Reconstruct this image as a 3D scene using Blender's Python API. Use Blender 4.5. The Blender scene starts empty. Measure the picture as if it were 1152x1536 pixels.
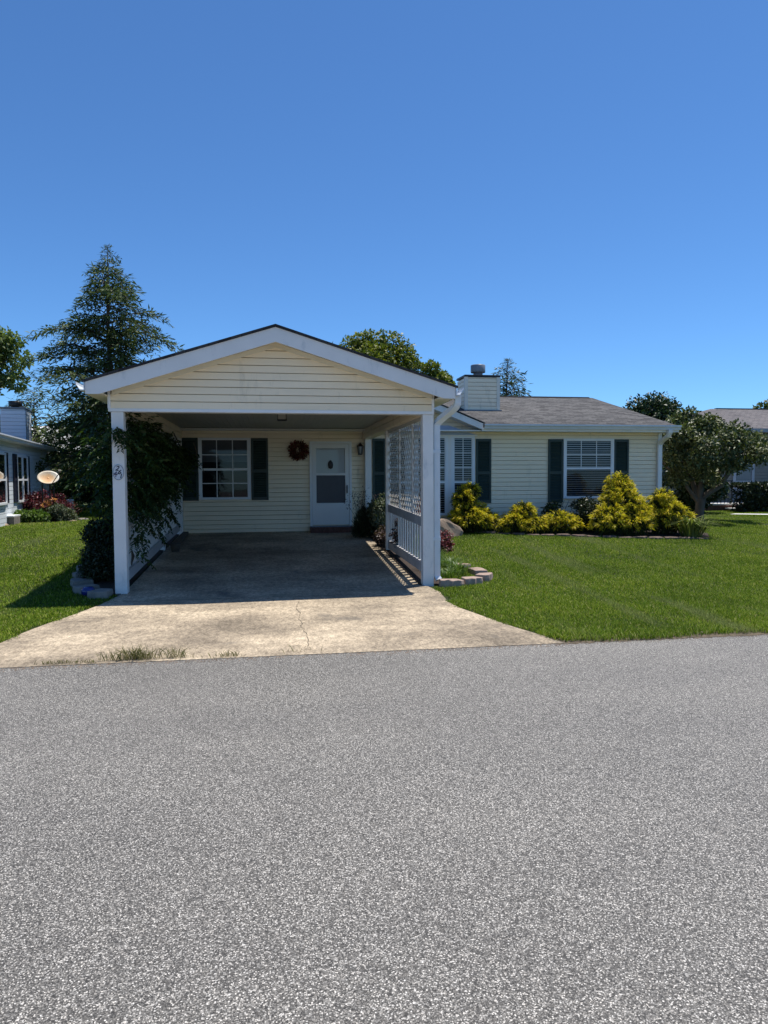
import bpy, math, random
import numpy as np
from mathutils import Vector, Matrix

random.seed(7)
rng = np.random.default_rng(11)
PI = math.pi
R = math.radians
scene = bpy.context.scene
COL = scene.collection

# ------------------------------------------------------------------ helpers
BASE = {}


def tag(o, label=None, cat=None, group=None, kind=None):
    if label:
        o["label"] = label
    if cat:
        o["category"] = cat
    if group:
        o["group"] = group
    if kind:
        o["kind"] = kind
    return o


def thing(name, label, cat, loc=(0, 0, 0), group=None):
    o = bpy.data.objects.new(name, None)
    o.empty_display_size = 0.2
    COL.objects.link(o)
    o.location = loc
    BASE[o.name] = Vector(loc)
    return tag(o, label, cat, group)


def link(name, me, mats, parent=None):
    o = bpy.data.objects.new(name, me)
    COL.objects.link(o)
    for m in (mats if isinstance(mats, (list, tuple)) else [mats]):
        me.materials.append(m)
    if parent is not None:
        b = BASE[parent.name]
        if b.length > 0:
            me.transform(Matrix.Translation(-b))
        o.parent = parent
        BASE[o.name] = b
    else:
        BASE[o.name] = Vector((0, 0, 0))
    return o


class MB:
    """collects shapes into one mesh"""

    def __init__(s):
        s.v = []
        s.f = []
        s.mi = []
        s.sm = []

    def add(s, vs, fs, mi=0, smooth=False):
        n = len(s.v)
        s.v += [tuple(p) for p in vs]
        s.f += [[i + n for i in f] for f in fs]
        s.mi += [mi] * len(fs)
        s.sm += [smooth] * len(fs)
        return s

    def box(s, x0, x1, y0, y1, z0, z1, mi=0):
        vs = [(x0, y0, z0), (x1, y0, z0), (x1, y1, z0), (x0, y1, z0),
              (x0, y0, z1), (x1, y0, z1), (x1, y1, z1), (x0, y1, z1)]
        return s.add(vs, [(0, 3, 2, 1), (4, 5, 6, 7), (0, 1, 5, 4), (1, 2, 6, 5), (2, 3, 7, 6), (3, 0, 4, 7)], mi)

    def obox(s, o, u, n, u0, u1, n0, n1, z0, z1, mi=0):
        """box in a frame: u along, n outward, z up"""
        o = Vector(o); u = Vector(u); n = Vector(n); w = Vector((0, 0, 1))
        vs = [o + u * a + n * b + w * c for c in (z0, z1) for a, b in ((u0, n1), (u1, n1), (u1, n0), (u0, n0))]
        return s.add(vs, [(0, 3, 2, 1), (4, 5, 6, 7), (0, 1, 5, 4), (1, 2, 6, 5), (2, 3, 7, 6), (3, 0, 4, 7)], mi)

    def bar(s, a, b, w, h, up=(0, 0, 1), mi=0):
        a = Vector(a); b = Vector(b); d = (b - a).normalized(); up = Vector(up)
        sd = d.cross(up)
        if sd.length < 1e-5:
            sd = d.cross(Vector((0, 1, 0)))
        sd.normalize(); up = sd.cross(d).normalized()
        vs = []
        for p in (a, b):
            for i, j in ((-1, -1), (1, -1), (1, 1), (-1, 1)):
                vs.append(p + sd * (i * w / 2) + up * (j * h / 2))
        return s.add(vs, [(0, 1, 2, 3), (7, 6, 5, 4), (0, 4, 5, 1), (1, 5, 6, 2), (2, 6, 7, 3), (3, 7, 4, 0)], mi)

    def prism(s, poly, ext, mi=0):
        """closed polygon of 3-D points pushed along ext"""
        n = len(poly); e = Vector(ext)
        vs = [Vector(p) for p in poly] + [Vector(p) + e for p in poly]
        fs = [list(range(n))[::-1], list(range(n, 2 * n))]
        for i in range(n):
            j = (i + 1) % n
            fs.append([i, j, j + n, i + n])
        return s.add(vs, fs, mi)

    def tube(s, pts, rad, seg=8, cap=True, mi=0, smooth=True):
        pts = [Vector(p) for p in pts]
        if not isinstance(rad, (list, tuple)):
            rad = [rad] * len(pts)
        vs = []; fs = []
        ref = Vector((0.31, 0.87, 0.37)).normalized()
        for i, p in enumerate(pts):
            d = (pts[min(i + 1, len(pts) - 1)] - pts[max(i - 1, 0)]).normalized()
            a = d.cross(ref)
            if a.length < 1e-3:
                a = d.cross(Vector((1, 0, 0)))
            a.normalize(); b = d.cross(a)
            for k in range(seg):
                t = 2 * PI * k / seg
                vs.append(p + (a * math.cos(t) + b * math.sin(t)) * rad[i])
        for i in range(len(pts) - 1):
            for k in range(seg):
                k2 = (k + 1) % seg
                fs.append((i * seg + k, i * seg + k2, (i + 1) * seg + k2, (i + 1) * seg + k))
        s.add(vs, fs, mi, smooth)
        if cap:
            m = len(pts) - 1
            s.add(vs[:seg], [list(range(seg))[::-1]], mi)
            s.add(vs[m * seg:], [list(range(seg))], mi)
        return s

    def sweep(s, pts, w, h, up, mi=0):
        """rectangular section swept along a path, up = direction of w"""
        pts = [Vector(p) for p in pts]
        up = Vector(up).normalized()
        vs = []; fs = []
        for i, p in enumerate(pts):
            d = (pts[min(i + 1, len(pts) - 1)] - pts[max(i - 1, 0)]).normalized()
            a = (up - d * up.dot(d)).normalized(); b = d.cross(a)
            for x, y in ((-1, -1), (1, -1), (1, 1), (-1, 1)):
                vs.append(p + a * (x * w / 2) + b * (y * h / 2))
        for i in range(len(pts) - 1):
            for k in range(4):
                k2 = (k + 1) % 4
                fs.append((i * 4 + k, i * 4 + k2, i * 4 + 4 + k2, i * 4 + 4 + k))
        m = (len(pts) - 1) * 4
        fs += [(3, 2, 1, 0), (m, m + 1, m + 2, m + 3)]
        return s.add(vs, fs, mi)

    def lathe(s, c, prof, seg=24, mi=0, smooth=True):
        c = Vector(c); vs = []; fs = []
        for r, z in prof:
            for k in range(seg):
                t = 2 * PI * k / seg
                vs.append(c + Vector((r * math.cos(t), r * math.sin(t), z)))
        for i in range(len(prof) - 1):
            for k in range(seg):
                k2 = (k + 1) % seg
                fs.append((i * seg + k, i * seg + k2, i * seg + seg + k2, i * seg + seg + k))
        return s.add(vs, fs, mi, smooth)

    def siding(s, o, u, n, u0, u1, z0, z1, pitch=0.1, lim=None, mi=0, proud=0.013):
        """lap siding: every course leans out at its foot"""
        o = Vector(o); u = Vector(u); n = Vector(n); w = Vector((0, 0, 1))
        z = z0
        while z < z1 - 1e-4:
            zt = min(z + pitch, z1)
            a0, b0 = (u0, u1) if lim is None else lim(z)
            a1, b1 = (u0, u1) if lim is None else lim(zt)
            if b0 - a0 < 0.01:
                break
            if b1 < a1:
                a1 = b1 = (a1 + b1) / 2
            P = lambda a, q, zz: o + u * a + n * q + w * zz
            zc = max(z + .02, zt - .0095)
            f = (zc - z) / (zt - z)
            am, bm = a0 + (a1 - a0) * f, b0 + (b1 - b0) * f
            g = .0125
            vs = [P(a0, g, z), P(b0, g, z), P(bm, g - .002, zc), P(am, g - .002, zc),
                  P(a0, -.034, z), P(b0, -.034, z), P(am, -.03, zc + .002), P(bm, -.03, zc + .002), P(b1, -.034, zt), P(a1, -.034, zt)]
            s.add(vs, [(0, 1, 2, 3), (4, 5, 1, 0), (3, 2, 7, 6), (6, 7, 8, 9)], mi)
            z = zt
        return s

    def build(s, name, mats, parent=None, bevel=0):
        me = bpy.data.meshes.new(name)
        me.from_pydata([tuple(p) for p in s.v], [], s.f)
        if any(s.mi):
            me.polygons.foreach_set("material_index", s.mi)
        if any(s.sm):
            me.polygons.foreach_set("use_smooth", s.sm)
        me.update()
        o = link(name, me, mats, parent)
        if bevel:
            b = o.modifiers.new("bevel", "BEVEL")
            b.width = bevel; b.segments = 2; b.limit_method = "ANGLE"; b.angle_limit = R(40)
        return o


def mesh_np(name, V, F, mats, parent=None, mi=None, smooth=False):
    """fast mesh: V (n,3); F list of (m,k) index arrays"""
    me = bpy.data.meshes.new(name)
    V = np.ascontiguousarray(V, np.float32)
    loops = np.concatenate([f.reshape(-1) for f in F]).astype(np.int32)
    tot = np.concatenate([np.full(len(f), f.shape[1], np.int32) for f in F])
    start = np.concatenate([[0], np.cumsum(tot)[:-1]]).astype(np.int32)
    me.vertices.add(len(V)); me.loops.add(len(loops)); me.polygons.add(len(tot))
    me.vertices.foreach_set("co", V.reshape(-1))
    me.loops.foreach_set("vertex_index", loops)
    me.polygons.foreach_set("loop_start", start)
    me.polygons.foreach_set("loop_total", tot)
    if mi is not None:
        me.polygons.foreach_set("material_index", np.ascontiguousarray(mi, np.int32))
    me.update(calc_edges=True)
    me.validate()
    return link(name, me, mats, parent)


def unit(a):
    return a / (np.linalg.norm(a, axis=1, keepdims=True) + 1e-9)


class Leaves:
    """collects leaf cards (pointed, folded quads) and bent ribbons"""

    def __init__(s):
        s.V = []; s.Q = []; s.T = []; s.qm = []; s.tm = []; s.n = 0

    def leaf(s, C, D, N, L, W, fold=0.25, mi=0):
        C = np.asarray(C, float); m = len(C)
        D = unit(np.asarray(D, float)); N = np.asarray(N, float)
        S = unit(np.cross(D, N)); N = np.cross(S, D)
        L = np.broadcast_to(np.asarray(L, float), (m,))[:, None]; W = np.broadcast_to(np.asarray(W, float), (m,))[:, None]
        mid = C + D * L * 0.45
        v = np.stack([C, mid + S * W / 2 + N * W * fold, C + D * L - N * W * fold, mid - S * W / 2 + N * W * fold], 1)
        s.V.append(v.reshape(-1, 3))
        s.Q.append(s.n + np.arange(4 * m).reshape(m, 4)); s.qm.append(np.full(m, mi)); s.n += 4 * m
        return s

    def ribbon(s, C, D0, D1, S, L, W, mi=0):
        C = np.asarray(C, float); m = len(C)
        D0 = unit(np.asarray(D0, float)); D1 = unit(np.asarray(D1, float)); S = unit(np.asarray(S, float))
        L = np.broadcast_to(np.asarray(L, float), (m,))[:, None]; W = np.broadcast_to(np.asarray(W, float), (m,))[:, None]
        p1 = C + D0 * L / 2; p2 = p1 + D1 * L / 2
        v = np.stack([C - S * W * .35, C + S * W * .35, p1 + S * W / 2, p1 - S * W / 2, p2], 1)
        s.V.append(v.reshape(-1, 3))
        i = s.n + np.arange(5 * m).reshape(m, 5)
        s.Q.append(i[:, [0, 1, 2, 3]]); s.T.append(i[:, [3, 2, 4]])
        s.qm.append(np.full(m, mi)); s.tm.append(np.full(m, mi)); s.n += 5 * m
        return s

    def build(s, name, mats, parent=None):
        F = [np.concatenate(s.Q)] if s.Q else []
        M = [np.concatenate(s.qm)] if s.Q else []
        if s.T:
            F.append(np.concatenate(s.T)); M.append(np.concatenate(s.tm))
        return mesh_np(name, np.concatenate(s.V), F, mats, parent, np.concatenate(M))


def rnd_dir(m):
    return unit(rng.normal(size=(m, 3)))


# ------------------------------------------------------------------ materials
def new_mat(name):
    m = bpy.data.materials.new(name)
    m.use_nodes = True
    nt = m.node_tree
    return m, nt, nt.nodes["Principled BSDF"], nt.nodes["Material Output"]


def N(nt, t, **kw):
    n = nt.nodes.new(t)
    for k, v in kw.items():
        setattr(n, k, v)
    return n


def ramp(nt, src, stops, interp="LINEAR"):
    r = N(nt, "ShaderNodeValToRGB")
    r.color_ramp.interpolation = interp
    e = r.color_ramp.elements
    while len(e) < len(stops):
        e.new(0.5)
    for el, (p, c) in zip(e, stops):
        el.position = p
        el.color = (*c, 1) if len(c) == 3 else c
    nt.links.new(src, r.inputs[0])
    return r.outputs[0]


def coords(nt, scale=(1, 1, 1), kind="Object"):
    tc = N(nt, "ShaderNodeTexCoord")
    mp = N(nt, "ShaderNodeMapping")
    mp.inputs["Scale"].default_value = scale
    nt.links.new(tc.outputs[kind], mp.inputs[0])
    return mp.outputs[0]


def noise(nt, co, scale, detail=4, rough=0.55):
    n = N(nt, "ShaderNodeTexNoise")
    n.inputs["Scale"].default_value = scale
    n.inputs["Detail"].default_value = detail
    n.inputs["Roughness"].default_value = rough
    nt.links.new(co, n.inputs["Vector"])
    return n.outputs["Fac"]


def mixc(nt, fac, a, b, mode="MIX"):
    n = N(nt, "ShaderNodeMix", data_type="RGBA", blend_type=mode)
    for i, v in ((0, fac), (6, a), (7, b)):
        if isinstance(v, (int, float)):
            n.inputs[i].default_value = v
        elif isinstance(v, (tuple, list)):
            n.inputs[i].default_value = (*v, 1) if len(v) == 3 else v
        else:
            nt.links.new(v, n.inputs[i])
    return n.outputs[2]


def bump(nt, bsdf, src, strength, dist=0.01):
    b = N(nt, "ShaderNodeBump")
    b.inputs["Strength"].default_value = strength
    b.inputs["Distance"].default_value = dist
    nt.links.new(src, b.inputs["Height"])
    nt.links.new(b.outputs[0], bsdf.inputs["Normal"])


def paint(name, col, rough=0.5, var=0.10, scale=3.0, dirt=None, spec=0.4, stretch=(1, 1, 1), bmp=0.0):
    """weathered paint / vinyl / plain solid with mild mottling"""
    m, nt, b, _ = new_mat(name)
    co = coords(nt, stretch)
    n1 = noise(nt, co, scale, 5)
    lo = tuple(c * (1 - var) for c in col); hi = tuple(min(1, c * (1 + var * .6)) for c in col)
    c = ramp(nt, n1, [(0.3, lo), (0.7, hi)])
    if dirt:
        n2 = noise(nt, coords(nt, (1, 1, .35)), scale * 2.3, 6, 0.7)
        f = ramp(nt, n2, [(0.58, (0, 0, 0)), (0.78, (1, 1, 1))])
        c = mixc(nt, f, c, dirt)
    nt.links.new(c, b.inputs["Base Color"])
    b.inputs["Roughness"].default_value = rough
    b.inputs["Specular IOR Level"].default_value = spec
    if bmp:
        bump(nt, b, noise(nt, co, scale * 12, 3), bmp, 0.004)
    return m


def leaf_mat(name, stops, rough=0.5, trans=0.3, spec=0.35, big=0.0, bigscale=0.8):
    """stops: list of colours picked at random for every leaf"""
    m, nt, b, out = new_mat(name)
    g = N(nt, "ShaderNodeNewGeometry")
    k = len(stops)
    c = ramp(nt, g.outputs["Random Per Island"], [((i + .5) / k, s) for i, s in enumerate(stops)])
    if big:
        n = noise(nt, coords(nt), bigscale, 3)
        f = ramp(nt, n, [(0.35, (1 - big,) * 3), (0.65, (1 + big * .6,) * 3)])
        c = mixc(nt, 1.0, c, f, "MULTIPLY")
    nt.links.new(c, b.inputs["Base Color"])
    b.inputs["Roughness"].default_value = rough
    b.inputs["Specular IOR Level"].default_value = spec
    tr = N(nt, "ShaderNodeBsdfTranslucent")
    nt.links.new(mixc(nt, 1.0, c, (1.0, 1.15, 0.45), "MULTIPLY"), tr.inputs[0])
    mx = N(nt, "ShaderNodeMixShader")
    mx.inputs[0].default_value = trans
    nt.links.new(b.outputs[0], mx.inputs[1]); nt.links.new(tr.outputs[0], mx.inputs[2])
    nt.links.new(mx.outputs[0], out.inputs[0])
    return m


M = {}
M["siding"] = paint("cream_siding", (.90, .765, .56), .45, .06, 1.5, dirt=(.58, .50, .36), stretch=(.5, .5, 2))
M["white"] = paint("white_paint", (.80, .775, .745), .5, .06, 2.5, dirt=(.50, .52, .53))
M["trim"] = paint("white_trim", (.78, .79, .80), .45, .05, 2.5)
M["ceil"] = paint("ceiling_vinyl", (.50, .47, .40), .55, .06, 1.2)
M["pale_blue"] = paint("pale_blue_panel", (.42, .50, .66), .5, .06, 2)
M["gutter"] = paint("gutter_metal", (.68, .71, .74), .35, .06, 4, dirt=(.45, .46, .45))
M["green_shutter"] = paint("dark_green_shutter", (.022, .042, .036), .45, .15, 3)
M["navy_shutter"] = paint("navy_shutter", (.012, .016, .035), .45, .15, 3)
M["door"] = paint("door_paint", (.74, .73, .71), .4, .04, 2)
M["black"] = paint("black_metal", (.012, .012, .013), .4, .2, 6)
M["grey_metal"] = paint("grey_flue_metal", (.20, .22, .25), .4, .15, 5)
M["lattice"] = paint("lattice_paint", (.60, .58, .55), .55, .06, 3)
M["rail"] = paint("rail_paint", (.46, .45, .46), .6, .14, 4, dirt=(.25, .24, .23), bmp=.2)
M["blind"] = paint("blind_slat", (.66, .67, .68), .5, .03, 2)
M["dark_room"] = paint("dark_room", (.012, .013, .018), .8, .3, 2)
M["shade"] = paint("window_shade", (.16, .16, .17), .8, .15, 3)
M["blue_siding"] = paint("blue_grey_siding", (.70, .75, .80), .5, .05, 1.5)
M["grey_siding"] = paint("grey_siding", (.20, .185, .16), .5, .06, 1.5)
M["bark"] = paint("bark", (.10, .078, .058), .9, .35, 9, stretch=(1, 1, .25), bmp=.8)
M["bark_pale"] = paint("pale_bark", (.11, .09, .07), .9, .35, 9, stretch=(1, 1, .3), bmp=.8)
M["verge"] = paint("verge_soil", (.11, .085, .055), .95, .5, 14, bmp=.8)
M["rock"] = paint("rock", (.27, .20, .145), .85, .35, 7, bmp=.8)
M["greystone"] = paint("grey_stone", (.23, .205, .18), .9, .25, 8, bmp=.8)
M["block"] = paint("edging_block", (.36, .26, .21), .9, .25, 14, dirt=(.22, .16, .13), bmp=.8)
M["block_dark"] = paint("weathered_block", (.15, .105, .085), .9, .35, 12, dirt=(.07, .055, .045), bmp=.8)
M["brick"] = paint("dark_brick", (.15, .07, .055), .85, .35, 18, bmp=.5)
M["mulch"] = paint("mulch", (.045, .030, .022), .95, .6, 45, bmp=1.0)
def dish_mat():
    m, nt, b, _ = new_mat("rust_stained_dish")
    tc = N(nt, "ShaderNodeTexCoord")
    ln = N(nt, "ShaderNodeVectorMath", operation="DISTANCE"); ln.inputs[1].default_value = (-.10, -.15, 1.17)
    nt.links.new(tc.outputs["Object"], ln.inputs[0])
    ad = N(nt, "ShaderNodeMath", operation="MULTIPLY_ADD"); ad.inputs[1].default_value = .22
    nt.links.new(noise(nt, tc.outputs["Object"], 9, 5, .7), ad.inputs[0]); nt.links.new(ln.outputs["Value"], ad.inputs[2])
    c = ramp(nt, ad.outputs[0], [(.10, (.60, .27, .09)), (.24, (.66, .40, .19)), (.36, (.74, .66, .52)), (.46, (.80, .79, .75))])
    nt.links.new(c, b.inputs["Base Color"]); b.inputs["Roughness"].default_value = .6
    return m


M["rust"] = dish_mat()
M["old_rust"] = paint("rusty_dish", (.72, .55, .36), .6, .3, 3.5, dirt=(.80, .76, .68))
M["blue_glaze"] = paint("blue_glaze", (.015, .03, .17), .25, .2, 3, spec=.6)
M["timber"] = paint("old_timber", (.10, .085, .07), .9, .3, 8, stretch=(4, .6, 4), bmp=.5)
M["plate"] = paint("plaque_face", (.62, .64, .68), .4, .04, 4)
M["ink"] = paint("dark_ink", (.03, .032, .05), .5, .1, 5)
M["mauve"] = paint("mauve_print", (.24, .22, .34), .5, .35, 60)
M["slab"] = paint("pale_slab", (.66, .65, .63), .8, .12, 4, bmp=.3)


def glass_mat():
    m, nt, b, out = new_mat("window_glass")
    nt.nodes.remove(b)
    t = N(nt, "ShaderNodeBsdfTransparent"); t.inputs[0].default_value = (.78, .82, .85, 1)
    g = N(nt, "ShaderNodeBsdfGlossy"); g.inputs["Roughness"].default_value = .02
    fr = N(nt, "ShaderNodeFresnel"); fr.inputs[0].default_value = 1.5
    bp = N(nt, "ShaderNodeBump"); bp.inputs["Strength"].default_value = .04; bp.inputs["Distance"].default_value = .05
    nt.links.new(noise(nt, coords(nt), 1.6, 2), bp.inputs["Height"]); nt.links.new(bp.outputs[0], g.inputs["Normal"])
    mx = N(nt, "ShaderNodeMixShader")
    mth = N(nt, "ShaderNodeMath", operation="MULTIPLY"); mth.inputs[1].default_value = .75
    nt.links.new(fr.outputs[0], mth.inputs[0]); nt.links.new(mth.outputs[0], mx.inputs[0])
    nt.links.new(t.outputs[0], mx.inputs[1]); nt.links.new(g.outputs[0], mx.inputs[2])
    nt.links.new(mx.outputs[0], out.inputs[0])
    return m


M["glass"] = glass_mat()


def shingle_mat(name, cols, turn=False):
    m, nt, b, _ = new_mat(name)
    tc = N(nt, "ShaderNodeTexCoord")
    mp = N(nt, "ShaderNodeMapping")
    if turn:
        mp.inputs["Rotation"].default_value = (0, 0, PI / 2)
    nt.links.new(tc.outputs["Object"], mp.inputs[0])
    br = N(nt, "ShaderNodeTexBrick")
    br.offset = .37; br.squash = 1
    br.inputs["Scale"].default_value = 1
    br.inputs["Brick Width"].default_value = .23; br.inputs["Row Height"].default_value = .138
    br.inputs["Mortar Size"].default_value = .006; br.inputs["Bias"].default_value = 0
    br.inputs["Color1"].default_value = (0, 0, 0, 1); br.inputs["Color2"].default_value = (1, 1, 1, 1)
    br.inputs["Mortar"].default_value = (.12, .12, .12, 1)
    wob = N(nt, "ShaderNodeVectorMath", operation="ADD")
    nz = N(nt, "ShaderNodeTexNoise"); nz.inputs["Scale"].default_value = 1.3
    nt.links.new(mp.outputs[0], nz.inputs["Vector"])
    sc = N(nt, "ShaderNodeVectorMath", operation="SCALE"); sc.inputs["Scale"].default_value = .05
    nt.links.new(nz.outputs["Color"], sc.inputs[0])
    nt.links.new(mp.outputs[0], wob.inputs[0]); nt.links.new(sc.outputs[0], wob.inputs[1])
    nt.links.new(wob.outputs[0], br.inputs["Vector"])
    c = ramp(nt, br.outputs["Color"], [(i / (len(cols) - 1), k) for i, k in enumerate(cols)])
    g = noise(nt, mp.outputs[0], 170, 2)
    c = mixc(nt, 1, c, ramp(nt, g, [(.3, (.7, .7, .7)), (.7, (1.3, 1.3, 1.3))]), "MULTIPLY")
    g2 = noise(nt, mp.outputs[0], 1.1, 4)
    c = mixc(nt, 1, c, ramp(nt, g2, [(.3, (.90, .89, .89)), (.7, (1.08, 1.07, 1.06))]), "MULTIPLY")
    c = mixc(nt, br.outputs["Fac"], c, (.03, .028, .03))
    nt.links.new(c, b.inputs["Base Color"])
    b.inputs["Roughness"].default_value = .95
    b.inputs["Specular IOR Level"].default_value = .15
    bump(nt, b, br.outputs["Color"], .5, .012)
    return m


M["shingle"] = shingle_mat("asphalt_shingle", [(.062, .060, .060), (.088, .086, .086), (.130, .126, .124), (.098, .096, .096)])
M["shingle_dark"] = shingle_mat("dark_shingle", [(.03, .03, .034), (.06, .058, .06), (.045, .045, .05)], True)
M["shingle_far"] = shingle_mat("grey_shingle", [(.10, .095, .10), (.17, .155, .155), (.13, .125, .13)])


def asphalt_mat():
    m, nt, b, _ = new_mat("road_asphalt")
    co = coords(nt)
    v = N(nt, "ShaderNodeTexVoronoi"); v.inputs["Scale"].default_value = 215
    nt.links.new(co, v.inputs["Vector"])
    sep = N(nt, "ShaderNodeSeparateColor"); nt.links.new(v.outputs["Color"], sep.inputs[0])
    c = ramp(nt, sep.outputs[0], [(0.0, (.036, .0335, .031)), (.30, (.098, .0925, .0855)), (.58, (.178, .170, .157)), (.82, (.315, .301, .279)), (1.0, (.72, .69, .645))])
    c2 = ramp(nt, sep.outputs[1], [(.0, (1.02, 1, .975)), (.5, (1, 1, 1)), (1., (.985, 1, 1.02))])
    c = mixc(nt, 1, c, c2, "MULTIPLY")
    dk = ramp(nt, v.outputs["Distance"], [(.3, (1, 1, 1)), (.85, (.40, .40, .40))])
    c = mixc(nt, 1, c, dk, "MULTIPLY")
    n2 = noise(nt, co, 75, 3, .6)
    c = mixc(nt, 1, c, ramp(nt, n2, [(.3, (.86, .845, .82)), (.7, (1.20, 1.18, 1.145))]), "MULTIPLY")
    n3 = noise(nt, coords(nt, (.35, 1, 1)), .9, 4, .55)
    c = mixc(nt, 1, c, ramp(nt, n3, [(.3, (.86, .86, .87)), (.7, (1.12, 1.115, 1.11))]), "MULTIPLY")
    # a few tar-dark scuffs
    n4 = noise(nt, coords(nt, (1, 2.2, 1)), 1.7, 6, .7)
    f = ramp(nt, n4, [(.665, (0, 0, 0)), (.76, (.5, .5, .5))])
    c = mixc(nt, f, c, (.05, .05, .052))
    nt.links.new(c, b.inputs["Base Color"])
    b.inputs["Roughness"].default_value = .72
    b.inputs["Specular IOR Level"].default_value = .5
    h = mixc(nt, .5, sep.outputs[2], v.outputs["Distance"])
    bump(nt, b, h, .5, .005)
    return m


def concrete_mat():
    m, nt, b, _ = new_mat("driveway_concrete")
    co = coords(nt)
    n1 = noise(nt, coords(nt, (1, 1.5, 1)), .75, 7, .62)
    c = ramp(nt, n1, [(.32, (.19, .155, .115)), (.45, (.295, .24, .175)), (.56, (.40, .325, .235)), (.70, (.53, .435, .315))])
    n2 = noise(nt, co, 52, 4, .7)
    c = mixc(nt, 1, c, ramp(nt, n2, [(.30, (.50, .49, .48)), (.5, (1, 1, 1)), (.70, (1.42, 1.40, 1.36))]), "MULTIPLY")
    n6 = noise(nt, coords(nt, (1, .6, 1)), 19, 4, .75)
    c = mixc(nt, 1, c, ramp(nt, n6, [(.32, (.62, .61, .60)), (.5, (1, 1, 1)), (.68, (1.34, 1.33, 1.30))]), "MULTIPLY")
    n3 = noise(nt, coords(nt, (1, 2.4, 1), ), 1.9, 6, .68)
    f = ramp(nt, n3, [(.60, (0, 0, 0)), (.74, (.5, .5, .5))])
    c = mixc(nt, f, c, (.15, .132, .11))
    n5 = noise(nt, coords(nt, (1.3, .8, 1)), .9, 3, .5)
    f2 = ramp(nt, n5, [(.63, (0, 0, 0)), (.70, (.75, .75, .75))])
    c = mixc(nt, f2, c, (.10, .092, .082))
    nt.links.new(c, b.inputs["Base Color"])
    b.inputs["Roughness"].default_value = .88
    b.inputs["Specular IOR Level"].default_value = .25
    bump(nt, b, n2, .5, .004)
    return m


def lawn_mat():
    m, nt, b, _ = new_mat("lawn_soil")
    co = coords(nt)
    n1 = noise(nt, co, 1.2, 6, .65)
    c = ramp(nt, n1, [(.3, (.022, .036, .006)), (.55, (.038, .056, .009)), (.75, (.06, .072, .015))])
    n2 = noise(nt, co, 60, 4, .7)
    c = mixc(nt, 1, c, ramp(nt, n2, [(.3, (.55, .55, .5)), (.7, (1.35, 1.35, 1.3))]), "MULTIPLY")
    nt.links.new(c, b.inputs["Base Color"])
    b.inputs["Roughness"].default_value = .95
    bump(nt, b, n2, 1, .03)
    return m


M["asphalt"] = asphalt_mat()
M["concrete"] = concrete_mat()
M["lawn"] = lawn_mat()


def blade_mat():
    m, nt, b, out = new_mat("grass_blade")
    g = N(nt, "ShaderNodeNewGeometry")
    c = ramp(nt, g.outputs["Random Per Island"], [(.0, (.034, .072, .004)), (.35, (.102, .184, .009)), (.7, (.176, .264, .017)), (.92, (.26, .31, .04)), (1.0, (.46, .43, .18))])
    co = coords(nt)
    n1 = noise(nt, co, .8, 5, .6)
    c = mixc(nt, 1, c, ramp(nt, n1, [(.28, (.62, .68, .62)), (.5, (1, 1, 1)), (.72, (1.32, 1.2, 1.2))]), "MULTIPLY")
    mp = N(nt, "ShaderNodeMapping"); tc = N(nt, "ShaderNodeTexCoord")
    mp.inputs["Rotation"].default_value = (0, 0, R(-34)); mp.inputs["Scale"].default_value = (1, .12, 1)
    nt.links.new(tc.outputs["Object"], mp.inputs[0])
    n2 = noise(nt, mp.outputs[0], 1.9, 3, .5)
    c = mixc(nt, ramp(nt, n2, [(.56, (0, 0, 0)), (.72, (.55, .55, .55))]), c, (.21, .235, .10))
    nt.links.new(c, b.inputs["Base Color"])
    b.inputs["Roughness"].default_value = .7
    b.inputs["Specular IOR Level"].default_value = .15
    tr = N(nt, "ShaderNodeBsdfTranslucent"); nt.links.new(c, tr.inputs[0])
    mx = N(nt, "ShaderNodeMixShader"); mx.inputs[0].default_value = .3
    nt.links.new(b.outputs[0], mx.inputs[1]); nt.links.new(tr.outputs[0], mx.inputs[2])
    nt.links.new(mx.outputs[0], out.inputs[0])
    return m


M["blade"] = blade_mat()
M["hemlock"] = leaf_mat("hemlock_needles", [(.028, .050, .022), (.052, .085, .030), (.085, .120, .036), (.13, .16, .05)], .6, .2, .2, .25, .7)
M["conifer"] = leaf_mat("conifer_needles", [(.03, .06, .035), (.05, .085, .05), (.075, .11, .06)], .5, .2, .4, .2)
M["broad_yellow"] = leaf_mat("yellow_green_leaves", [(.085, .12, .016), (.15, .18, .024), (.22, .23, .035)], .5, .3, .35, .25, .6)
M["broad_dark"] = leaf_mat("dark_leaves", [(.018, .038, .016), (.03, .055, .022), (.045, .075, .03)], .45, .2, .4, .2)
M["broad_mid"] = leaf_mat("mid_green_leaves", [(.035, .065, .02), (.06, .095, .028), (.10, .12, .04)], .5, .3, .4, .25)
M["broad_light"] = leaf_mat("light_green_leaves", [(.09, .135, .04), (.15, .20, .06), (.22, .26, .09)], .5, .35, .3, .2)
M["olive_leaf"] = leaf_mat("olive_leaves", [(.032, .05, .016), (.07, .095, .03), (.12, .145, .05), (.22, .235, .11)], .5, .18, .35, .25, 1.5)
M["vine_leaf"] = leaf_mat("vine_leaves", [(.022, .048, .014), (.035, .072, .018), (.06, .10, .025)], .5, .3, .35, .25, 1.5)
M["boxwood"] = leaf_mat("boxwood_leaves", [(.016, .026, .012), (.028, .042, .018), (.045, .06, .024)], .45, .15, .4)
M["gold_tip"] = leaf_mat("gold_sprays", [(.36, .34, .02), (.66, .56, .03), (.80, .68, .05), (.72, .50, .04)], .55, .35, .3, .2, 3)
M["gold_inner"] = leaf_mat("inner_green_sprays", [(.018, .030, .010), (.035, .052, .014), (.07, .085, .018)], .55, .2, .3)
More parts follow.
